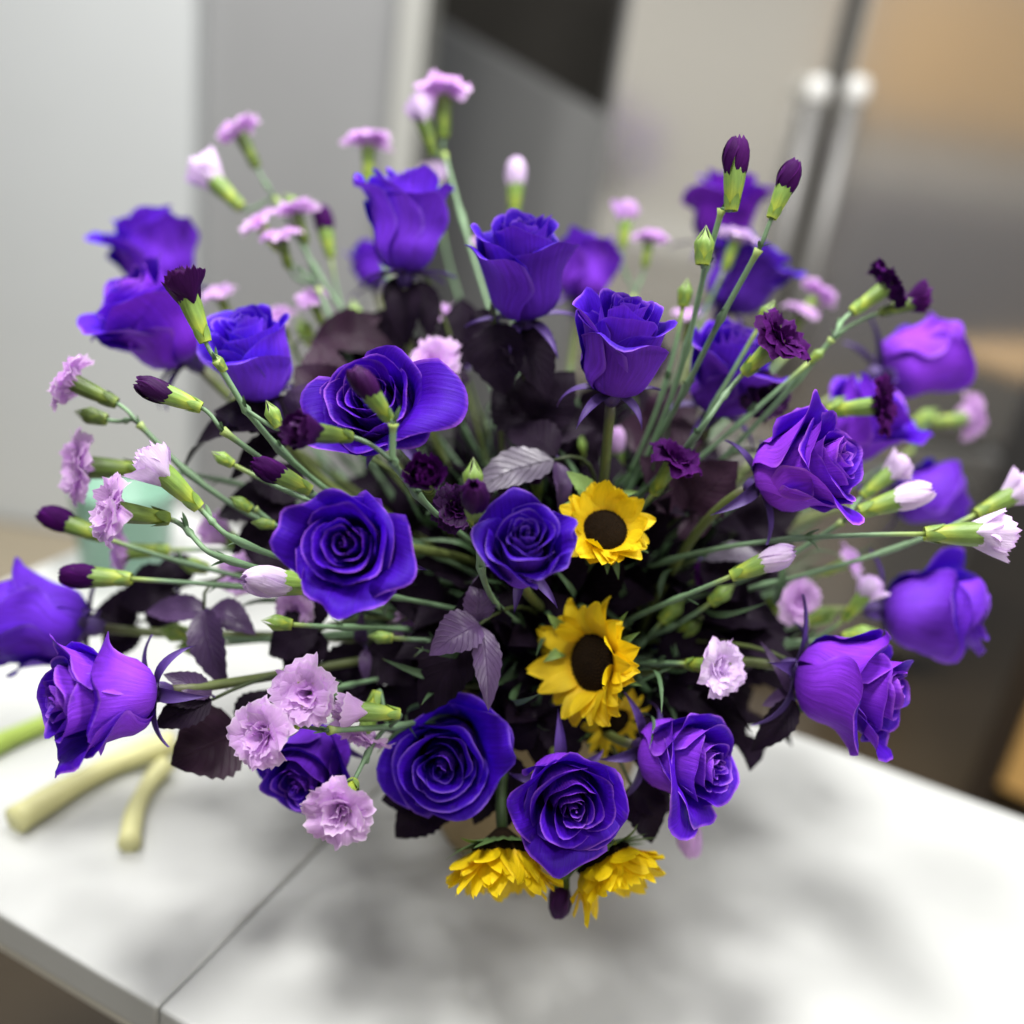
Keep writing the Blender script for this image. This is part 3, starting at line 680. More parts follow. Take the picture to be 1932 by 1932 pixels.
# ---- sunflowers
def sunflower(label, px, py, D, d, axis, seed, spin=0.0, disc=0.0115, npet=24, curl=0.0, up=0.0, plen=1.0, pw=1.0, wild=1.0):
    q = np.random.default_rng(70 + seed); ax = cdir(axis); c = at(px, py, d); S = D / FPX * d / 0.047
    ro = root('sunflower', label, 'sunflower', 'small sunflowers in the bouquet', loc=c)
    A, _ = frame(c, ax, spin); I = lambda V: local(np.asarray(V) * S, A, np.zeros(3))
    prof = [(0.0003, 0.0044), (0.004, 0.0040), (0.008, 0.0028), (disc, 0.0002), (disc + .0006, -0.002), (0.006, -0.007), (0.0025, -0.010), (0.0003, -0.0105)]
    V, F, uv = lathe(prof, 28); obj('disc', mesh('disc', I(V), F, M_DISC, uv), ro)
    V = []; F = []
    for i in range(230):
        rr = disc * math.sqrt((i + .5) / 230) * 0.99; a = i * 2.39996; z = 0.0044 - 0.0041 * (rr / disc) ** 2
        s = 0.00040; hgt = 0.0009 if rr > disc * .45 else 0.0006; b = len(V); cx_, cy_ = rr * math.cos(a), rr * math.sin(a)
        for k in range(4): V.append((cx_ + s * math.cos(k * 1.571 + a), cy_ + s * math.sin(k * 1.571 + a), z - .0002))
        V.append((cx_ * 1.01, cy_ * 1.01, z + hgt)); F += [(b + k, b + (k + 1) % 4, b + 4) for k in range(4)]
    o = obj('florets', mesh('florets', I(V), F, M_FLORET, smooth=False), ro); o['kind'] = 'stuff'
    for k in range(npet):
        lay = k % 2; a0 = k * 2 * math.pi / npet + q.normal(0, .07); ln = 0.0165 * q.uniform(.75, 1.15) * (1 - .08 * lay) * plen; wd = 0.0046 * pw * q.uniform(.8, 1.2)
        u, v = ugrid(7, 9); pv = np.linspace(0, 1, 9); ds = ln / 8
        psi = R(68) + up + (R(28) + curl + q.normal(0, .60 * wild)) * pv + lay * .16 + q.normal(0, .16)
        rr = disc - 0.0012 + np.concatenate([[0], np.cumsum(np.sin(psi[:-1]) * ds)]); zz = -0.0004 - lay * .0010 + np.concatenate([[0], np.cumsum(np.cos(psi[:-1]) * ds)])
        j = np.repeat(np.arange(9), 7)
        y = wd * np.sin(np.pi * np.clip(0.16 + 0.82 * v ** .85, 0, 1)) ** .75 * u
        tw = q.normal(0, .4); fold = q.uniform(.1, .75)
        x = rr[j]; z = zz[j] + fold * np.abs(u) * wd * .6 * v + tw * y * v + 0.0004 * np.sin(u * 6 + k) * v
        V = np.stack([x * math.cos(a0) - y * math.sin(a0), x * math.sin(a0) + y * math.cos(a0), z], 1)
        obj('petal', mesh('petal', I(V), gridfaces(7, 9), M_SUN, np.stack([(u + 1) / 2, v], 1)), ro)
    for k in range(14):
        a0 = k * 2 * math.pi / 14 + q.normal(0, .1); ln = 0.017 * q.uniform(.8, 1.25); wd = 0.0036; u, v = ugrid(5, 7); pv = np.linspace(0, 1, 7); ds = ln / 6
        psi = R(70) + (R(20) + q.normal(0, .35)) * pv; rr = 0.0075 + np.concatenate([[0], np.cumsum(np.sin(psi[:-1]) * ds)]); zz = -0.0058 + np.concatenate([[0], np.cumsum(np.cos(psi[:-1]) * ds)])
        j = np.repeat(np.arange(7), 5); y = wd * (1 - pv[j] ** 1.6) * u; x = rr[j]; z = zz[j] + .3 * np.abs(y)
        V = np.stack([x * math.cos(a0) - y * math.sin(a0), x * math.sin(a0) + y * math.cos(a0), z], 1)
        obj('bract', mesh('bract', I(V), gridfaces(5, 7), M_BRACT, np.stack([(u + 1) / 2, v], 1)), ro)
    b = c - ax * 0.010 * S; pth = stem_path(b, ax, None, 22, .35)
    V, F, uv = tube(pth - c, np.linspace(.0032, .0036, 22), 10); obj('stem', mesh('stem', V, F, M_BRACT, uv), ro)

# ---- leaves
def leaf_mesh(p0, p1, w, nrmv, q, sag=0.12, fold=0.25, NU=9, NV=17):
    d = p1 - p0; ln = np.linalg.norm(d); d = d / ln; nn = nrm(nrmv - d * np.dot(nrmv, d)); s = np.cross(nn, d)
    u, v = ugrid(NU, NV)
    wv = w * (np.sin(np.pi * v ** 0.78) ** 0.80) * (1 - .18 * v); wv = np.maximum(wv, w * .012)
    ser = 1 + 0.05 * np.where((np.repeat(np.arange(NV), NU) % 2) == 0, 1, -1) * (np.abs(u) > .95)
    c = p0 + d * (ln * v)[:, None] + nn * (sag * ln * (np.sin(np.pi * v) * .5 - .55 * v * v))[:, None]
    wav = 0.06 * np.sin(v * 11 + q.uniform(0, 6)) * np.abs(u) * wv + 0.03 * np.sin(v * 17 + u * 3 + q.uniform(0, 6)) * wv
    V = c + s * (u * wv * ser)[:, None] + nn * (fold * np.abs(u) ** 1.3 * wv + wav)[:, None]
    return V, gridfaces(NU, NV), np.stack([(u + 1) / 2, v], 1)
_li = [0]
def sprig(label, leaves, mat, stem=True):
    """leaves: (px0,py0,d0, px1,py1,d1, width_px, normal cam-space, [mat])"""
    _li[0] += 1; q = np.random.default_rng(300 + _li[0])
    l0 = leaves[0]; org = at(*l0[0:3]); ro = root('leaf_sprig', label, 'leaf sprig', 'dark dyed leaves of the bouquet', loc=org)
    for l in leaves:
        p0, p1 = at(*l[0:3]), at(*l[3:6]); m = l[8] if len(l) > 8 else mat
        V, F, uv = leaf_mesh(p0, p1, l[6] * (1.25 if m is M_LEAFD or m is M_LEAFB else 1.0) / FPX * l[2] / 2, cdir(l[7]), q, q.uniform(.08, .3), q.uniform(.15, .4))
        obj('leaflet', mesh('leaflet', V - org, F, m, uv), ro)
        if l is not leaves[0] and np.linalg.norm(p0 - org) > .002:
            V, F, uv = tube(bez([p0, p0 - nrm(p1 - p0) * .004, org, org], 8) - org, .0007, 6); obj('leafstalk', mesh('leafstalk', V, F, M_SEPAL, uv), ro)
    pth = stem_path(org, nrm(at(*l0[3:6]) - org), None, 16, .25)
    V, F, uv = tube(pth - org, np.linspace(.001, .0018, 16), 7); obj('stem', mesh('stem', V, F, M_RSTEM, uv), ro)

# ------------------------------------------------------------------ roses
rs = [
 # label, px,py,D,d,axis,opened, special
 ('large open purple rose facing the viewer, left of the sunflowers, spiral centre in full view', 662, 1030, 205, .50, (-.08, .10, 1), .62, [((1, -.45, 0), 1.5, .9), ((-.1, -1, 0), 1.1, .8), ((-1, .5, 0), .8, .6)], {}),
 ('purple rose touching the upper sunflower, smaller tight centre and narrow pointed base', 990, 1035, 158, .50, (.05, .46, .88), .34, [((1, -.2, 0), .4, .4), ((-.2, .9, 0), .3, .5)], {}),
 ('very blue open rose with one big petal thrown out right, dark buds in front', 710, 768, 194, .535, (-.16, .24, .96), .48, [((1, -.30, -.1), 2.0, 5.5), ((-1, -.5, 0), 1.2, .8), ((.7, -.7, 0), 1.5, .9)], {}),
 ('upright purple rose with pale veined outer petals, right of the two top middle roses', 1170, 665, 170, .545, (.10, .80, .60), .30, [((-1, .2, 0), .3, .4)], dict(tall=1.25)),
 ('upright purple rose with squared rim near the top middle, dark leaf below it', 990, 520, 172, .595, (-.02, .84, .54), .30, [((-1, -.3, .5), .4, .4)], dict(tall=1.25)),
 ('tall purple rose seen from the side with frilled rim, topmost of the centre roses', 766, 440, 150, .655, (.03, .99, .14), .30, [((-1, 0, .2), .7, .3)], dict(tall=1.38)),
 ('blurred purple rose farthest up on the left against the pale wall', 292, 475, 160, .775, (-.22, .95, .2), .45, [((-1, 0, 0), 1.4, .8)], {}),
 ('big purple rose behind a dark half opened carnation at upper left', 295, 605, 205, .655, (-.50, .66, .55), .55, [((.25, -.6, .8), .7, .5), ((-.8, .1, .6), .6, .5)], {}),
 ('purple rose bud with smooth wrapped petals between the left rose and the blue rose', 478, 675, 165, .600, (-.12, .80, .58), .30, [], {}),
 ('blurred purple rose cut off by the left edge of the picture', 75, 1172, 180, .64, (-.97, .12, .1), .35, [((0, -1, .4), .6, .5)], {}),
 ('sharp purple rose lying sideways at lower left, ragged rim facing left', 195, 1315, 215, .525, (-.74, .02, .64), .58, [((-.1, -1, .3), .9, .6), ((.1, 1, .1), .4, .4)], {}),
 ('small dark blue rose tucked below the lilac carnations', 588, 1438, 165, .585, (-.22, -.42, .85), .4, [], {}),
 ('dark shaded purple rose with wide swirl beneath the drooping purple leaves', 842, 1430, 215, .585, (-.05, -.02, 1), .5, [((1, .3, .1), .8, .5)], {}),
 ('purple rose at the lower middle directly above the hanging sunflowers', 1072, 1498, 196, .540, (.12, -.12, 1), .58, [((-.3, -1, 0), 1.2, .8), ((-1, .1, 0), .9, .6)], {}),
 ('purple rose with ruffled dark face turned right and a drooping lower petal', 1288, 1428, 190, .56, (.66, -.02, .72), .5, [((-1, -.55, .3), 1.5, 2.2), ((-.6, -1, .3), .9, .8)], {}),
 ('smooth violet rose pointing right above the far table edge, thin curled sepal behind it', 1600, 1285, 200, .565, (.84, -.14, .50), .36, [((.3, -1, .3), .5, .5)], {}),
 ('blurred light violet rose pointing right, second lowest on the right side', 1760, 1155, 195, .66, (.88, .02, .40), .5, [], {}),
 ('sharp purple rose right of centre with folded outer petals, next to white buds', 1515, 885, 200, .55, (.70, .28, .64), .50, [((-.1, -1, .5), .8, .5), ((-.4, .9, 0), .8, .6)], {}),
 ('blurred closed purple rose standing farthest out at upper right', 1730, 675, 150, .74, (.88, .34, -.1), .15, [], {}),
 ('softly blurred purple rose behind the crossing carnation stems, right of centre', 1375, 705, 185, .64, (.22, .74, .55), .55, [((-1, -.2, .3), .7, .5)], {}),
 ('blurred purple rose low behind the two tall dark buds', 1400, 520, 160, .76, (.42, .78, .25), .6, [((1, 0, 0), 1.2, .7)], {}),
 ('blurred purple rose highest on the right, behind the tallest dark bud', 1365, 395, 150, .83, (.1, .9, .25), .6, [((1, -.2, 0), 1.2, .7)], {}),
 ('blurred purple rose half hidden behind the squared rose', 1105, 510, 135, .79, (.18, .95, 0), .45, [], {}),
 ('blurred purple rose behind the sharp right hand rose, dark carnation over it', 1625, 800, 170, .685, (.5, .62, .35), .5, [((1, -.4, 0), 1.2, .8)], {}),
 ('blurred dark purple rose behind the white buds on the right', 1750, 935, 125, .74, (.85, .1, .1), .3, [], {}),
 ('deep shaded purple rose hidden behind the right stems beside the sunflower', 1262, 1220, 110, .69, (.4, .2, .8), .4, [], {}),
 ('faint far rose glimpsed left of the tall frilled rose', 700, 500, 85, .84, (-.2, .9, .1), .4, [], {}),
]
for i, (lb, px, py, D, d, a, op, spc, kw) in enumerate(rs):
    make_rose(lb, px, py, D, d, a, op, special=spc, seed=i, n=22 if d < .7 else 17, **kw)

# ------------------------------------------------------------------ sunflowers
sunflower('yellow sunflower beside the narrow purple rose, topmost of the sunflowers', 1142, 1000, 172, .56, (.10, .44, .86), 1, .2, .0118, 38, -.2, -.38, 1.0, 1.2)
sunflower('largest yellow sunflower, dark oval disc turned left, in the middle of the bouquet', 1118, 1250, 205, .575, (-.72, .08, .68), 2, .5, .0128, 42, .2, -.42, 1.12, 1.15)
sunflower('partly hidden sunflower peeking out under the largest sunflower', 1160, 1362, 135, .605, (.35, -.45, .75), 3, .1, .0105, 22)
sunflower('drooping sunflower with green bracts on top, lower left of the lowest rose', 948, 1612, 225, .57, (.02, -.86, .46), 4, .3, .0115, 44, .0, -.85, 1.0, 1.25, .5)
sunflower('hanging yellow sunflower at lower right of the lowest rose', 1142, 1626, 218, .575, (.45, -.80, .36), 5, .9, .0115, 44, .0, -.80, 1.0, 1.25, .5)

# ------------------------------------------------------------------ lilac carnations
C = carnation; LI = M_LILAC; PA = M_PALE; GD = M_CALYXD; GL = M_CALYX
top = 'lilac carnations in the bouquet'
spray('topmost lilac carnation spray, one flat bloom and one round half bloom', top,
      [('open', 838, 182, 98, .74, (.02, 1, .05), LI, GD, 0), ('half', 798, 226, 56, .735, (-.3, 1, .1), PA, GD, 0)], [(838, 290, .735), (868, 400, .72)])
spray('leftmost upper lilac spray with two blooms against the pale wall', top,
      [('open', 455, 255, 84, .76, (-.42, .88, .05), LI, GD, 0), ('half', 402, 340, 62, .74, (-.72, .70, 0), PA, GL, 0), ('green', 535, 362, 26, .75, (-.6, .8, 0), LI, GL, 0)], [(520, 375, .745), (590, 500, .72)])
spray('crowded blurred lilac spray of three blooms left of the tall frilled rose', top,
      [('open', 492, 425, 72, .72, (-.5, .7, .45), LI, GL, 0), ('open', 560, 402, 74, .725, (-.25, .95, .15), LI, GD, 0), ('open', 530, 452, 70, .715, (-.2, .9, .35), LI, GD, 0)], [(600, 545, .71), (640, 640, .70)])
C('flat blurred lilac carnation standing left of the tall frilled rose', 'open', 695, 277, 84, .76, (0, 1, .05))
C('white tipped green bud alone in front of the dark gap', 'bud', 973, 340, 38, .78, (.05, 1, .05), PA, GL)
C('whitish blurred bloom half hidden behind the tall frilled rose', 'half', 822, 345, 48, .84, (-.1, 1, 0), PA)
spray('blurred pair of lilac blooms with long green tubes before the refrigerator edge', top,
      [('half', 1181, 413, 44, .80, (.12, 1, 0), LI, GL, 0), ('open', 1224, 455, 62, .78, (.15, 1, .05), LI, GL, 0)], [(1195, 560, .77), (1180, 640, .75)])
C('pale lilac carnation below the tallest dark bud on the right', 'open', 1388, 455, 72, .73, (.35, .92, .1), PA, GL)
spray('faded lilac pair far behind the open dark carnation at upper right', top,
      [('open', 1540, 560, 70, .80, (.6, .75, -.05), LI, GL, 0), ('open', 1512, 592, 62, .79, (.3, .8, .3), LI, GL, 0)], [(1490, 660, .77)])
spray('lilac spray farthest left, sideways bloom over a closed green bud', top,
      [('open', 142, 724, 106, .575, (-.86, .42, .15), LI, GD, 0), ('green', 135, 775, 34, .59, (-.95, .25, .1), LI, GD, 0)], [(262, 800, .575), (340, 880, .58)])
C('ruffled lilac carnation facing left, directly under the sideways bloom', 'open', 165, 882, 132, .60, (-.80, .02, .60), LI, GD)
C('sharp pale lilac carnation with fluffy petals at the left', 'open', 222, 965, 128, .520, (-.72, .14, .66), LI, GD, via=(400, 1045, .53))
C('half opened pale pink carnation just right of the fluffy lilac one', 'half', 308, 893, 76, .525, (-.62, .68, .30), PA, GL, via=(430, 1010, .535))
C('blurred lilac carnation seen edge on beneath the fluffy one', 'open', 240, 1040, 98, .64, (-.95, -.02, .25), LI, GL)
C('round pinkish white bud touching the large open rose', 'bud', 520, 1098, 58, .52, (-.75, .12, .62), PA, GL)
C('blurred lilac bloom behind the round pinkish bud', 'open', 455, 1085, 80, .625, (-.2, .3, .9), LI, GL)
C('blurred lilac bloom under the large open rose', 'open', 558, 1148, 72, .605, (-.2, -.2, .9), LI, GL)
spray('lower lilac spray whose lowest bloom hangs over the table seam', top,
      [('open', 500, 1384, 122, .520, (-.38, .06, .92), LI, GL, 0), ('half', 676, 1342, 66, .545, (-.75, .1, .25), LI, GL, 1), ('open', 690, 1380, 100, .56, (-.22, -.80, .30), LI, GL, 1), ('open', 643, 1525, 126, .510, (-.08, -.22, .96), LI, GL, 1)], [(620, 1378, .528), (735, 1372, .56)])
C('lilac carnation of broad rounded petals just above the lower lilac spray', 'open', 580, 1308, 120, .53, (-.12, .14, .97))
C('pale lilac carnation turned right, left of the smooth violet rose', 'open', 1352, 1258, 104, .56, (.50, .06, .85), PA)
C('blurred pink lilac carnation tucked above the very blue rose', 'open', 822, 690, 98, .635, (-.15, .45, .85))
C('dull pink carnation blurred between the tall rose and the squared rose', 'open', 852, 605, 80, .72, (.1, .8, .4))
C('small blurred lilac bloom left of the tall rose stem', 'open', 590, 568, 62, .72, (-.2, .7, .6))
C('pink blurred bloom peeping over the smooth rose bud', 'open', 526, 602, 58, .735, (-.2, .6, .6))
C('blurred lilac carnation low on the right among the stems', 'open', 1500, 1135, 92, .665, (.45, .15, .8))
C('white lilac bud close to the blurred light violet rose', 'half', 1632, 1122, 50, .64, (.55, .75, .2), PA, GL)
C('pinkish white bud on a green tube pointing right over the lower stems', 'bud', 1452, 1058, 46, .555, (.85, .38, .25), PA, GL)
C('half opened pale carnation near the right edge, sharp', 'half', 1848, 1008, 82, .55, (.98, .0, .15), PA, GL, k0=.5)
C('pale bloom cut by the right edge of the picture', 'half', 1908, 935, 62, .60, (.85, .45, 0), PA, GL)
spray('twin white buds with bright green tubes right of the sharp right hand rose', top,
      [('bud', 1705, 940, 50, .58, (.9, .30, .15), PA, GL, 0), ('half', 1680, 893, 56, .615, (.72, .60, .05), PA, GL, 0)], [(1590, 985, .60), (1490, 1050, .61)])
spray('faded lilac spray hanging right of the closed far rose', top,
      [('open', 1822, 790, 84, .82, (.92, .10, -.1), LI, GL, 0), ('green', 1775, 770, 30, .82, (.8, .5, 0), LI, GL, 0)], [(1720, 850, .80)])
C('small blurred pink bud hanging at lower right below the ruffled rose', 'bud', 1298, 1568, 46, .63, (.15, -.95, .1), LI, GD)
C('small faint lilac bud with green tube below the veined rose', 'bud', 1163, 845, 36, .67, (-.05, 1, .2), LI, GL)
C('faint lilac bloom left of the squared rose', 'open', 920, 462, 60, .78, (-.1, .9, .2))

# ------------------------------------------------------------------ dark purple carnations
dg = 'dark purple carnations in the bouquet'; DK = M_DARK; DV = M_DARKV
def Dk(lb, *a, **k): return carnation(lb, *a, group=dg, **k)
spray('tallest dark purple bud on the right, with a closed green bud beside it', dg,
      [('bud', 1388, 312, 50, .54, (.08, 1, .10), DV, GL, 0), ('green', 1333, 420, 40, .545, (.08, 1, .12), DV, GL, 1)], [(1362, 395, .545), (1332, 500, .56), (1300, 640, .585)])
spray('slender dark purple bud leaning right, next to the tallest one', dg,
      [('bud', 1484, 345, 42, .545, (.38, .92, .10), DV, GL, 0)], [(1432, 470, .55), (1360, 600, .565), (1300, 720, .59)])
spray('upper right dark carnation pair seen from the side on green tubes', dg,
      [('open', 1668, 545, 94, .615, (.80, .58, .05), DV, GL, 0), ('half', 1718, 572, 50, .63, (.92, .30, -.05), DV, GD, 1)], [(1570, 640, .60), (1520, 700, .605)])
Dk('open dark purple carnation in front of the softly blurred rose', 'open', 1468, 645, 116, .555, (.55, .55, .62), DV, GL, via=(1330, 800, .565))
Dk('shadowed dark carnation beneath the open dark purple one', 'open', 1440, 750, 88, .625, (.3, .1, .9), DK, GL)
Dk('dark purple carnation facing right below the closed far rose', 'open', 1652, 766, 110, .615, (.86, .05, .48), DV, GL, via=(1560, 800, .625))
Dk('dark purple carnation on a short green tube above the top sunflower', 'open', 1270, 872, 100, .57, (.38, .72, .55), DV, GL)
spray('dark half opened carnation at upper left on a long spray with tiny green buds', dg,
      [('half', 356, 562, 72, .52, (-.32, .93, .15), DK, GL, 0), ('green', 398, 662, 16, .525, (-.5, .8, .2), DK, GL, 0), ('green', 500, 752, 30, .53, (-.4, .88, .2), DK, GL, 1)], [(408, 680, .525), (465, 775, .535), (515, 835, .55)])
spray('dark bud pointing left over the smooth rose bud stem', dg,
      [('bud', 305, 740, 46, .525, (-.88, .35, .2), DK, GL, 0), ('bud', 520, 892, 44, .545, (-.80, .42, .2), DV, GL, 1)], [(420, 812, .53), (575, 925, .56)])
spray('dark bud and two crumpled blooms on one spray in front of the blue rose', dg,
      [('bud', 692, 733, 46, .478, (-.50, .72, .48), DK, GL, 0), ('half', 592, 816, 70, .478, (-.72, .05, .70), DK, GD, 1), ('half', 800, 902, 66, .492, (-.05, .25, .95), DV, GD, 2)], [(742, 800, .482), (740, 872, .487), (780, 925, .515)])
spray('dark round bud facing the viewer with a closed green bud above', dg,
      [('bud', 896, 945, 54, .487, (0, .50, .86), DK, GL, 0), ('green', 893, 858, 40, .490, (.02, 1, .1), DK, GL, 0)], [(900, 1000, .50), (905, 1060, .52)])
Dk('nearly black carnation in the shade between the two middle roses', 'open', 862, 960, 88, .55, (-.1, .0, 1), DK, GD)
Dk('dark bud at far left below the fluffy lilac carnation', 'bud', 122, 985, 46, .60, (-.9, .35, 0), DV, GL)
Dk('dark bud on a bright green tube above the left edge rose', 'bud', 165, 1088, 48, .58, (-1, .06, .1), DV, GL)
Dk('small blurred violet bud left of the tall frilled rose', 'bud', 612, 425, 36, .76, (-.2, 1, 0), DV, GL)
Dk('dark bud hanging down between the two lowest sunflowers', 'bud', 1057, 1685, 42, .585, (-.08, -1, .2), DK, GD)
gg = 'closed green carnation buds in the bouquet'
def G(lb, px, py, w, d, a): carnation(lb, 'green', px, py, w, d, a, M_LILAC, M_CALYX, gg, 'carnation bud')
G('closed green bud below the large open rose, pointing left', 488, 1170, 32, .555, (-.9, .15, .2))
G('blurred closed green bud behind the sideways lower left rose', 290, 1188, 36, .62, (-.95, .15, .1))
G('blurred green bud just under the other blurred green bud at left', 325, 1222, 34, .625, (-.9, -.05, .2))
G('tiny yellow green bud right of the open dark carnation', 1560, 655, 20, .60, (.7, .6, .1))
G('green bud behind the open dark carnation', 1465, 562, 32, .59, (.5, .85, .1))
G('green bud low in the right hand stems, pointing up right', 1295, 1120, 36, .62, (.6, .75, .2))
G('green bud beside the smooth violet rose on the far side', 1670, 1190, 40, .63, (.85, .2, .1))
G('green bud at the left of the crossing stems', 1298, 520, 30, .60, (.15, 1, .1))

# ------------------------------------------------------------------ dark leaves
D_, P_, G_, B_ = M_LEAFD, M_LEAFP, M_LEAFG, M_LEAFB
sprig('grey veined leaf behind the round dark bud, with a narrow purple leaf beside it', [(1045, 868, .585, 880, 925, .575, 95, (0, .6, .8)), (1048, 872, .585, 1062, 965, .575, 45, (.5, .2, .85), P_), (1050, 860, .59, 960, 800, .62, 80, (-.2, .7, .6), D_)], G_)
sprig('purple leaf trio drooping below the narrow rose', [(905, 1178, .56, 812, 1230, .545, 92, (-.3, .2, .92)), (908, 1182, .56, 925, 1338, .54, 62, (.35, .1, .93)), (902, 1172, .565, 905, 1085, .565, 66, (.1, .2, .95)), (890, 1190, .57, 790, 1350, .57, 96, (-.3, .1, .9), D_)], P_)
sprig('black purple leaf hanging under the squared rose', [(935, 610, .60, 950, 745, .60, 100, (-.3, .1, .95)), (960, 615, .61, 1040, 740, .60, 90, (.3, .2, .9)), (940, 600, .62, 870, 640, .63, 60, (0, .5, .8))], D_)
sprig('dark leaves under the tall frilled rose', [(770, 530, .66, 765, 650, .655, 60, (-.2, .1, .95)), (790, 530, .665, 815, 640, .66, 50, (.3, .1, .95)), (750, 520, .67, 735, 600, .66, 36, (-.3, .1, .95))], D_)
sprig('blurred brown black leaf left of the tall rose stem', [(590, 640, .70, 740, 650, .68, 90, (0, .5, .85)), (620, 660, .69, 720, 590, .70, 70, (0, .5, .85))], B_)
sprig('cluster of black leaves under the upper left roses', [(560, 800, .60, 400, 770, .61, 90, (-.2, .6, .75)), (560, 810, .60, 320, 860, .63, 100, (-.2, .75, .6)), (550, 830, .605, 430, 900, .615, 80, (-.3, .6, .75)), (555, 790, .60, 590, 720, .59, 70, (.1, .4, .9), P_)], D_)
sprig('dark blurred leaves left of the large open rose', [(560, 960, .62, 400, 960, .64, 100, (0, .6, .8)), (560, 980, .63, 430, 1040, .64, 90, (-.1, .5, .8)), (570, 940, .62, 470, 880, .63, 80, (0, .6, .8))], D_)
sprig('broad purple leaves drooping right of the sideways lower left rose', [(385, 1150, .60, 420, 1300, .585, 78, (-.2, .3, .9)), (390, 1155, .61, 270, 1150, .62, 66, (0, .6, .8)), (395, 1150, .61, 480, 1190, .60, 70, (.1, .6, .8))], P_)
sprig('brown purple leaf lying over the table left of the lower lilac spray', [(455, 1380, .585, 322, 1440, .565, 128, (.0, .35, .93)), (450, 1370, .59, 520, 1300, .60, 60, (0, .5, .8), D_)], B_)
sprig('dark sepals and leaf behind the sideways lower left rose', [(400, 1320, .56, 290, 1370, .55, 62, (0, .3, .95)), (400, 1312, .56, 310, 1270, .55, 52, (0, .6, .8), P_), (395, 1316, .56, 285, 1310, .55, 44, (0, .4, .9))], D_)
sprig('dark leaf under the short dark carnation by the top sunflower', [(1300, 960, .62, 1390, 870, .60, 100, (.1, .4, .9)), (1300, 965, .62, 1210, 860, .61, 90, (-.1, .4, .9)), (1300, 970, .62, 1330, 1010, .62, 90, (0, .5, .9))], B_)
sprig('gleaming grey leaf below the sharp right hand rose', [(1330, 1055, .62, 1460, 1060, .61, 78, (.05, .85, .5)), (1320, 1060, .62, 1400, 1130, .62, 80, (.2, .5, .8), D_)], G_)
sprig('dark leaf below the dark shaded rose against the table', [(830, 1500, .61, 745, 1580, .60, 80, (-.2, .1, .95)), (820, 1500, .61, 800, 1570, .60, 80, (0, .1, .95)), (810, 1490, .61, 720, 1510, .60, 66, (-.2, .1, .95))], D_)
sprig('dark pointed leaves under the smooth violet rose', [(1500, 1320, .58, 1420, 1420, .575, 50, (0, .2, .95)), (1500, 1310, .585, 1440, 1330, .575, 40, (0, .4, .9), P_), (1490, 1310, .58, 1440, 1210, .58, 22, (0, .3, .9), P_)], D_)
sprig('black leaf right of the lowest rose above the hanging sunflower', [(1190, 1480, .60, 1235, 1590, .59, 76, (.3, .1, .9)), (1190, 1480, .60, 1270, 1530, .60, 70, (.2, .3, .9))], D_)
sprig('black leaves in the deep shade right of the largest sunflower', [(1260, 1280, .64, 1380, 1340, .61, 100, (.1, .4, .9)), (1260, 1290, .64, 1330, 1390, .61, 90, (.1, .3, .9)), (1260, 1270, .64, 1340, 1190, .63, 90, (.1, .4, .9))], D_)
sprig('black leaves in the deep shade left of the largest sunflower', [(1000, 1250, .64, 960, 1400, .61, 110, (-.1, .2, .95)), (1000, 1250, .64, 1030, 1130, .62, 100, (0, .3, .95)), (990, 1260, .64, 1040, 1400, .62, 90, (.1, .2, .95))], D_)
sprig('dark leaves in the shade above the grey veined leaf', [(1010, 800, .63, 1080, 700, .62, 100, (.1, .4, .9)), (1005, 805, .63, 930, 730, .63, 100, (-.1, .4, .9)), (1010, 810, .63, 1120, 800, .62, 90, (.2, .4, .9)), (1010, 790, .63, 1000, 690, .63, 90, (0, .4, .9))], D_)
sprig('dark leaves in the shade below the large open rose', [(690, 1220, .62, 620, 1330, .62, 90, (-.1, .3, .9)), (690, 1220, .62, 780, 1290, .61, 80, (.1, .3, .9)), (685, 1215, .62, 680, 1160, .60, 30, (0, .2, .95), P_), (690, 1225, .61, 690, 1290, .60, 26, (0, .2, .95), P_)], D_)
sprig('dark blurred leaves right of the smooth rose bud', [(620, 760, .63, 560, 690, .62, 90, (-.1, .5, .85)), (620, 760, .63, 600, 640, .65, 80, (.1, .4, .9))], B_)
sprig('dim leaves behind the left edge rose', [(260, 1170, .67, 180, 1150, .66, 90, (-.2, .4, .9)), (260, 1180, .67, 200, 1240, .66, 80, (-.2, .3, .9))], D_)

sprig('dark leaves in the gap between the dark shaded rose and the lowest rose', [(955, 1420, .60, 960, 1560, .59, 70, (0, .1, .95)), (955, 1430, .60, 890, 1560, .60, 60, (-.2, .1, .95)), (960, 1410, .60, 1010, 1340, .60, 60, (.1, .3, .9))], D_)

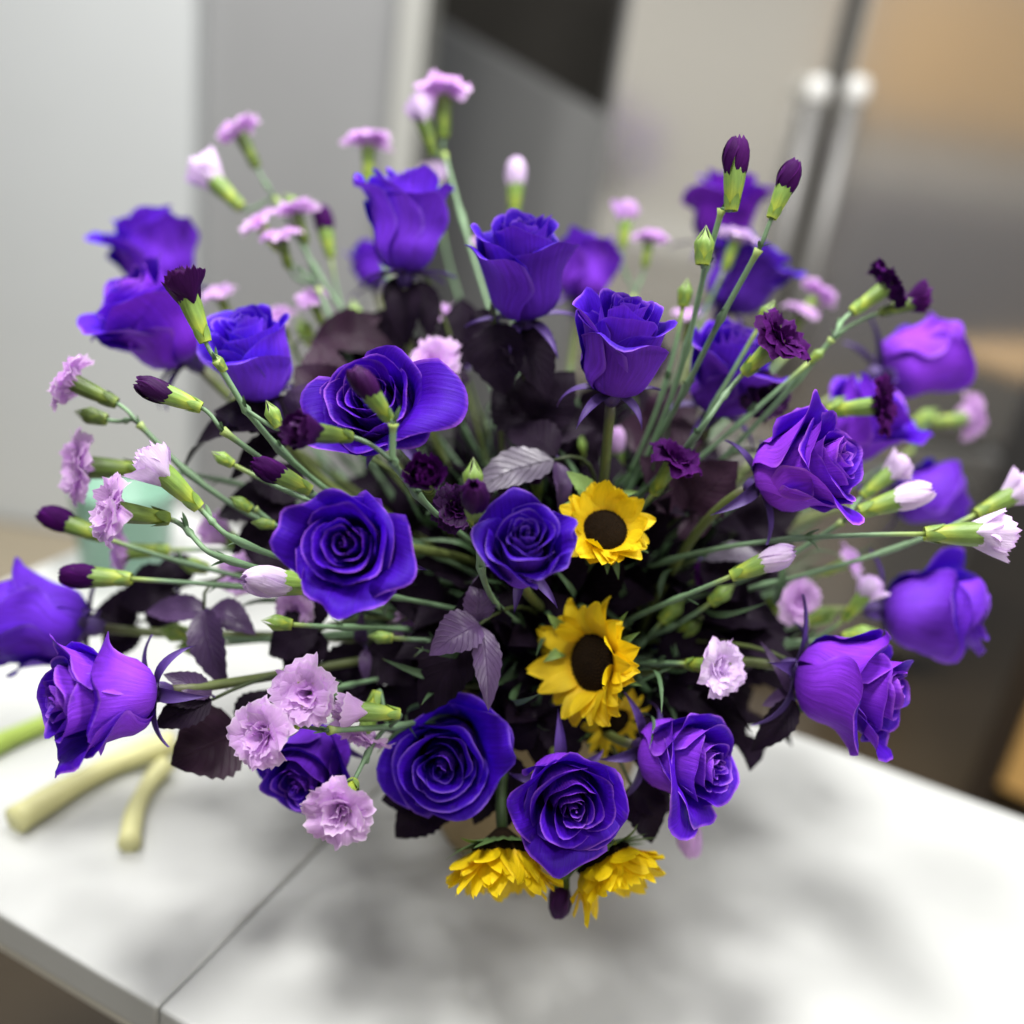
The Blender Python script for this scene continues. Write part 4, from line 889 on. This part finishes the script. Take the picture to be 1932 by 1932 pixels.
sprig('blurred black leaves behind the blue rose toward the tall rose stem', [(700, 690, .71, 640, 590, .71, 100, (0, .4, .9)), (705, 690, .71, 730, 580, .70, 90, (.1, .3, .9)), (700, 700, .70, 600, 690, .70, 90, (-.1, .5, .9)), (710, 700, .70, 800, 640, .69, 90, (.1, .5, .9))], D_)
sprig('blurred black leaves between the tall rose and the squared rose stems', [(880, 690, .69, 870, 560, .69, 90, (0, .3, .9)), (885, 695, .69, 830, 620, .69, 80, (0, .4, .9)), (880, 700, .68, 800, 740, .67, 90, (-.1, .5, .9))], D_)
sprig('dark leaves behind the veined rose among green stems', [(1240, 830, .68, 1300, 720, .68, 90, (.1, .4, .9)), (1235, 835, .68, 1170, 800, .67, 90, (0, .4, .9)), (1240, 840, .67, 1330, 830, .66, 90, (.2, .5, .9))], B_)
sprig('dark leaves low behind the right hand carnation stems', [(1400, 1000, .68, 1510, 960, .67, 90, (.1, .5, .9)), (1400, 1005, .68, 1500, 1040, .67, 80, (.1, .5, .9)), (1395, 1000, .68, 1370, 920, .68, 80, (0, .4, .9))], D_)
sprig('blurred purple black leaf at the far left end of the lower stems', [(330, 1110, .66, 220, 1130, .66, 90, (0, .5, .9)), (335, 1115, .66, 290, 1200, .65, 80, (-.1, .4, .9)), (340, 1110, .66, 330, 1040, .67, 70, (0, .5, .9))], D_)
sprig('dark leaves beneath the round pinkish white bud', [(600, 1190, .60, 500, 1230, .60, 84, (-.1, .5, .9)), (605, 1190, .61, 540, 1280, .60, 84, (-.1, .4, .9)), (600, 1185, .61, 560, 1120, .61, 70, (0, .5, .9))], D_)
sprig('black leaves behind the lilac carnation of rounded petals', [(720, 1280, .62, 640, 1250, .62, 90, (0, .5, .9)), (720, 1290, .62, 690, 1370, .61, 90, (0, .3, .9)), (730, 1290, .62, 790, 1400, .61, 90, (0, .3, .9))], D_)
sprig('dark leaves left of the crossing stems, below the blurred pair of lilac blooms', [(1180, 700, .74, 1130, 610, .74, 90, (0, .4, .9)), (1185, 700, .74, 1240, 600, .74, 80, (.1, .4, .9)), (1180, 705, .73, 1270, 660, .73, 80, (.2, .5, .9))], D_)
C('blurred lilac bloom low between the upper left roses', 'open', 415, 560, 64, .74, (-.3, .8, .4))
C('blurred lilac bloom behind the crossing stems near the softly blurred rose', 'open', 1300, 600, 60, .75, (.1, .9, .3))
C('small blurred lilac bloom between the right side roses', 'open', 1600, 1060, 64, .70, (.7, .4, .4))
C('blurred lilac bloom left of the mint tumbler rim', 'half', 420, 1010, 60, .66, (-.6, .5, .5))

G('blurred green bud rising behind the blue rose', 665, 560, 30, .74, (-.1, 1, .1))
G('blurred green bud left of the tall rose among faint stems', 560, 590, 32, .73, (-.4, .9, .1))
G('long blurred green bud below the squared rose on its right', 1085, 800, 40, .68, (-.05, 1, .2))
G('green bud over the grey gleaming leaf on the right', 1390, 1100, 32, .60, (.7, .6, .3))
G('dim green bud in the shade under the pinkish white bud on the right', 1330, 1160, 34, .63, (.6, .6, .3))
G('green bud lying along the stems left of the purple leaf trio', 690, 1200, 26, .58, (-.9, .1, .2))
G('pale green bud at the left beneath the blurred lilac bloom by the tumbler', 330, 1060, 32, .64, (-.9, .2, .1))
G('blurred green bud at the right between the violet roses', 1590, 1150, 36, .66, (.85, .3, .1))
G('small green bud beside the dark carnation over the far right rose', 1600, 745, 26, .66, (.7, .6, 0))
G('green bud left of the smooth rose bud over the dark leaves', 395, 850, 26, .56, (-.8, .5, .2))
spray('thin spray of two green buds in the gap left of the large open rose', gg, [('green', 430, 935, 26, .57, (-.8, .5, .1), LI, GL, 0), ('green', 470, 985, 24, .57, (-.8, .1, .2), LI, GL, 1)], [(480, 960, .575), (530, 1000, .58)])
C('small dark violet bloom in shade right of the top sunflower', 'open', 1335, 1085, 60, .63, (.3, .3, .9), M_DARKV, GD, dg)
C('dim lilac bloom in the shade between the two middle roses', 'open', 770, 1180, 56, .63, (-.2, .2, .9))
C('dark bloom almost lost in shade left of the topmost sunflower', 'half', 1010, 900, 50, .60, (-.1, .5, .8), M_DARK, GD, dg)
sprig('black purple leaves filling the gap left of the large open rose', [(545, 1050, .62, 455, 1020, .62, 80, (-.1, .5, .85)), (550, 1055, .62, 470, 1080, .61, 70, (-.1, .5, .85)), (550, 1045, .63, 500, 950, .63, 80, (0, .5, .85))], D_)
sprig('dark leaves between the right stems and the smooth violet rose', [(1380, 1190, .65, 1490, 1200, .64, 84, (.1, .5, .9)), (1380, 1195, .65, 1470, 1270, .63, 80, (.1, .4, .9)), (1380, 1185, .65, 1430, 1110, .65, 80, (.1, .5, .9))], D_)
sprig('black leaves in the shade between the lowest rose and the largest sunflower', [(1040, 1330, .615, 1010, 1440, .60, 84, (-.1, .3, .9)), (1045, 1330, .615, 1075, 1450, .60, 80, (.1, .3, .9)), (1210, 1350, .62, 1220, 1460, .61, 70, (.1, .3, .9))], D_)
sprig('fresh green pointed leaves on the upper rim of the topmost sunflower', [(1128, 950, .575, 1072, 888, .57, 44, (-.1, .5, .9)), (1120, 955, .575, 1062, 950, .565, 26, (0, .7, .7)), (1130, 950, .575, 1205, 925, .575, 24, (.1, .6, .8))], M_LEAFN)
sprig('small fresh green leaves at the left rim of the largest sunflower', [(1070, 1200, .59, 1035, 1160, .58, 26, (-.2, .4, .9)), (1068, 1230, .59, 1028, 1245, .58, 24, (-.2, .4, .9))], M_LEAFN)
# ------------------------------------------------------------------ shaded inner foliage and carnation grass nobody could count
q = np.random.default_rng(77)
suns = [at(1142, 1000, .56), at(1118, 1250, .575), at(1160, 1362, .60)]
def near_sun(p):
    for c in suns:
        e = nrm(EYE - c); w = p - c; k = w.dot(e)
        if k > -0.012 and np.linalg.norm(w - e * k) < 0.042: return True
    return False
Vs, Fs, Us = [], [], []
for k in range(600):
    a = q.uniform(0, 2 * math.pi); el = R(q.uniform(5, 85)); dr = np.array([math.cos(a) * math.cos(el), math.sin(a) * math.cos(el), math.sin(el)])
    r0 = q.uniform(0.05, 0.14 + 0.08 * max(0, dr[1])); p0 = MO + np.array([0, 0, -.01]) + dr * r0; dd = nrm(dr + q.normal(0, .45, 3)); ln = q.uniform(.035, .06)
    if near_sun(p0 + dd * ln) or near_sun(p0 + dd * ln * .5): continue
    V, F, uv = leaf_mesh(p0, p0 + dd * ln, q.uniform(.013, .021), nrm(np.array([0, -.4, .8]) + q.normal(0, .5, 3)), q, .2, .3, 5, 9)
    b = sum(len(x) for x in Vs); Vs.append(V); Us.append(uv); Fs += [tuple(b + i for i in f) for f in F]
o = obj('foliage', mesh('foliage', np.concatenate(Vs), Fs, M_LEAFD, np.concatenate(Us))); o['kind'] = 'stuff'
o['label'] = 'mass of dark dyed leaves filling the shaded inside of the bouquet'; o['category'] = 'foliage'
Vs, Fs, Us = [], [], []
for k in range(420):
    a = q.uniform(0, 2 * math.pi); el = R(q.uniform(10, 80)); dr = np.array([math.cos(a) * math.cos(el), math.sin(a) * math.cos(el), math.sin(el)])
    p0 = MO + dr * q.uniform(0.06, 0.14 + 0.08 * max(0, dr[1]) + 0.05 * abs(dr[0])); dd = nrm(dr + q.normal(0, .35, 3)); ln = q.uniform(.03, .05)
    V, F, uv = leaf_mesh(p0, p0 + dd * ln, q.uniform(.0016, .0028), nrm(q.normal(0, 1, 3)), q, .4, .3, 5, 9)
    b = sum(len(x) for x in Vs); Vs.append(V); Us.append(uv); Fs += [tuple(b + i for i in f) for f in F]
o = obj('blade_foliage', mesh('blade_foliage', np.concatenate(Vs), Fs, M_BLADE, np.concatenate(Us))); o['kind'] = 'stuff'
o['label'] = 'narrow green carnation leaves between the stems inside the bouquet'; o['category'] = 'foliage'
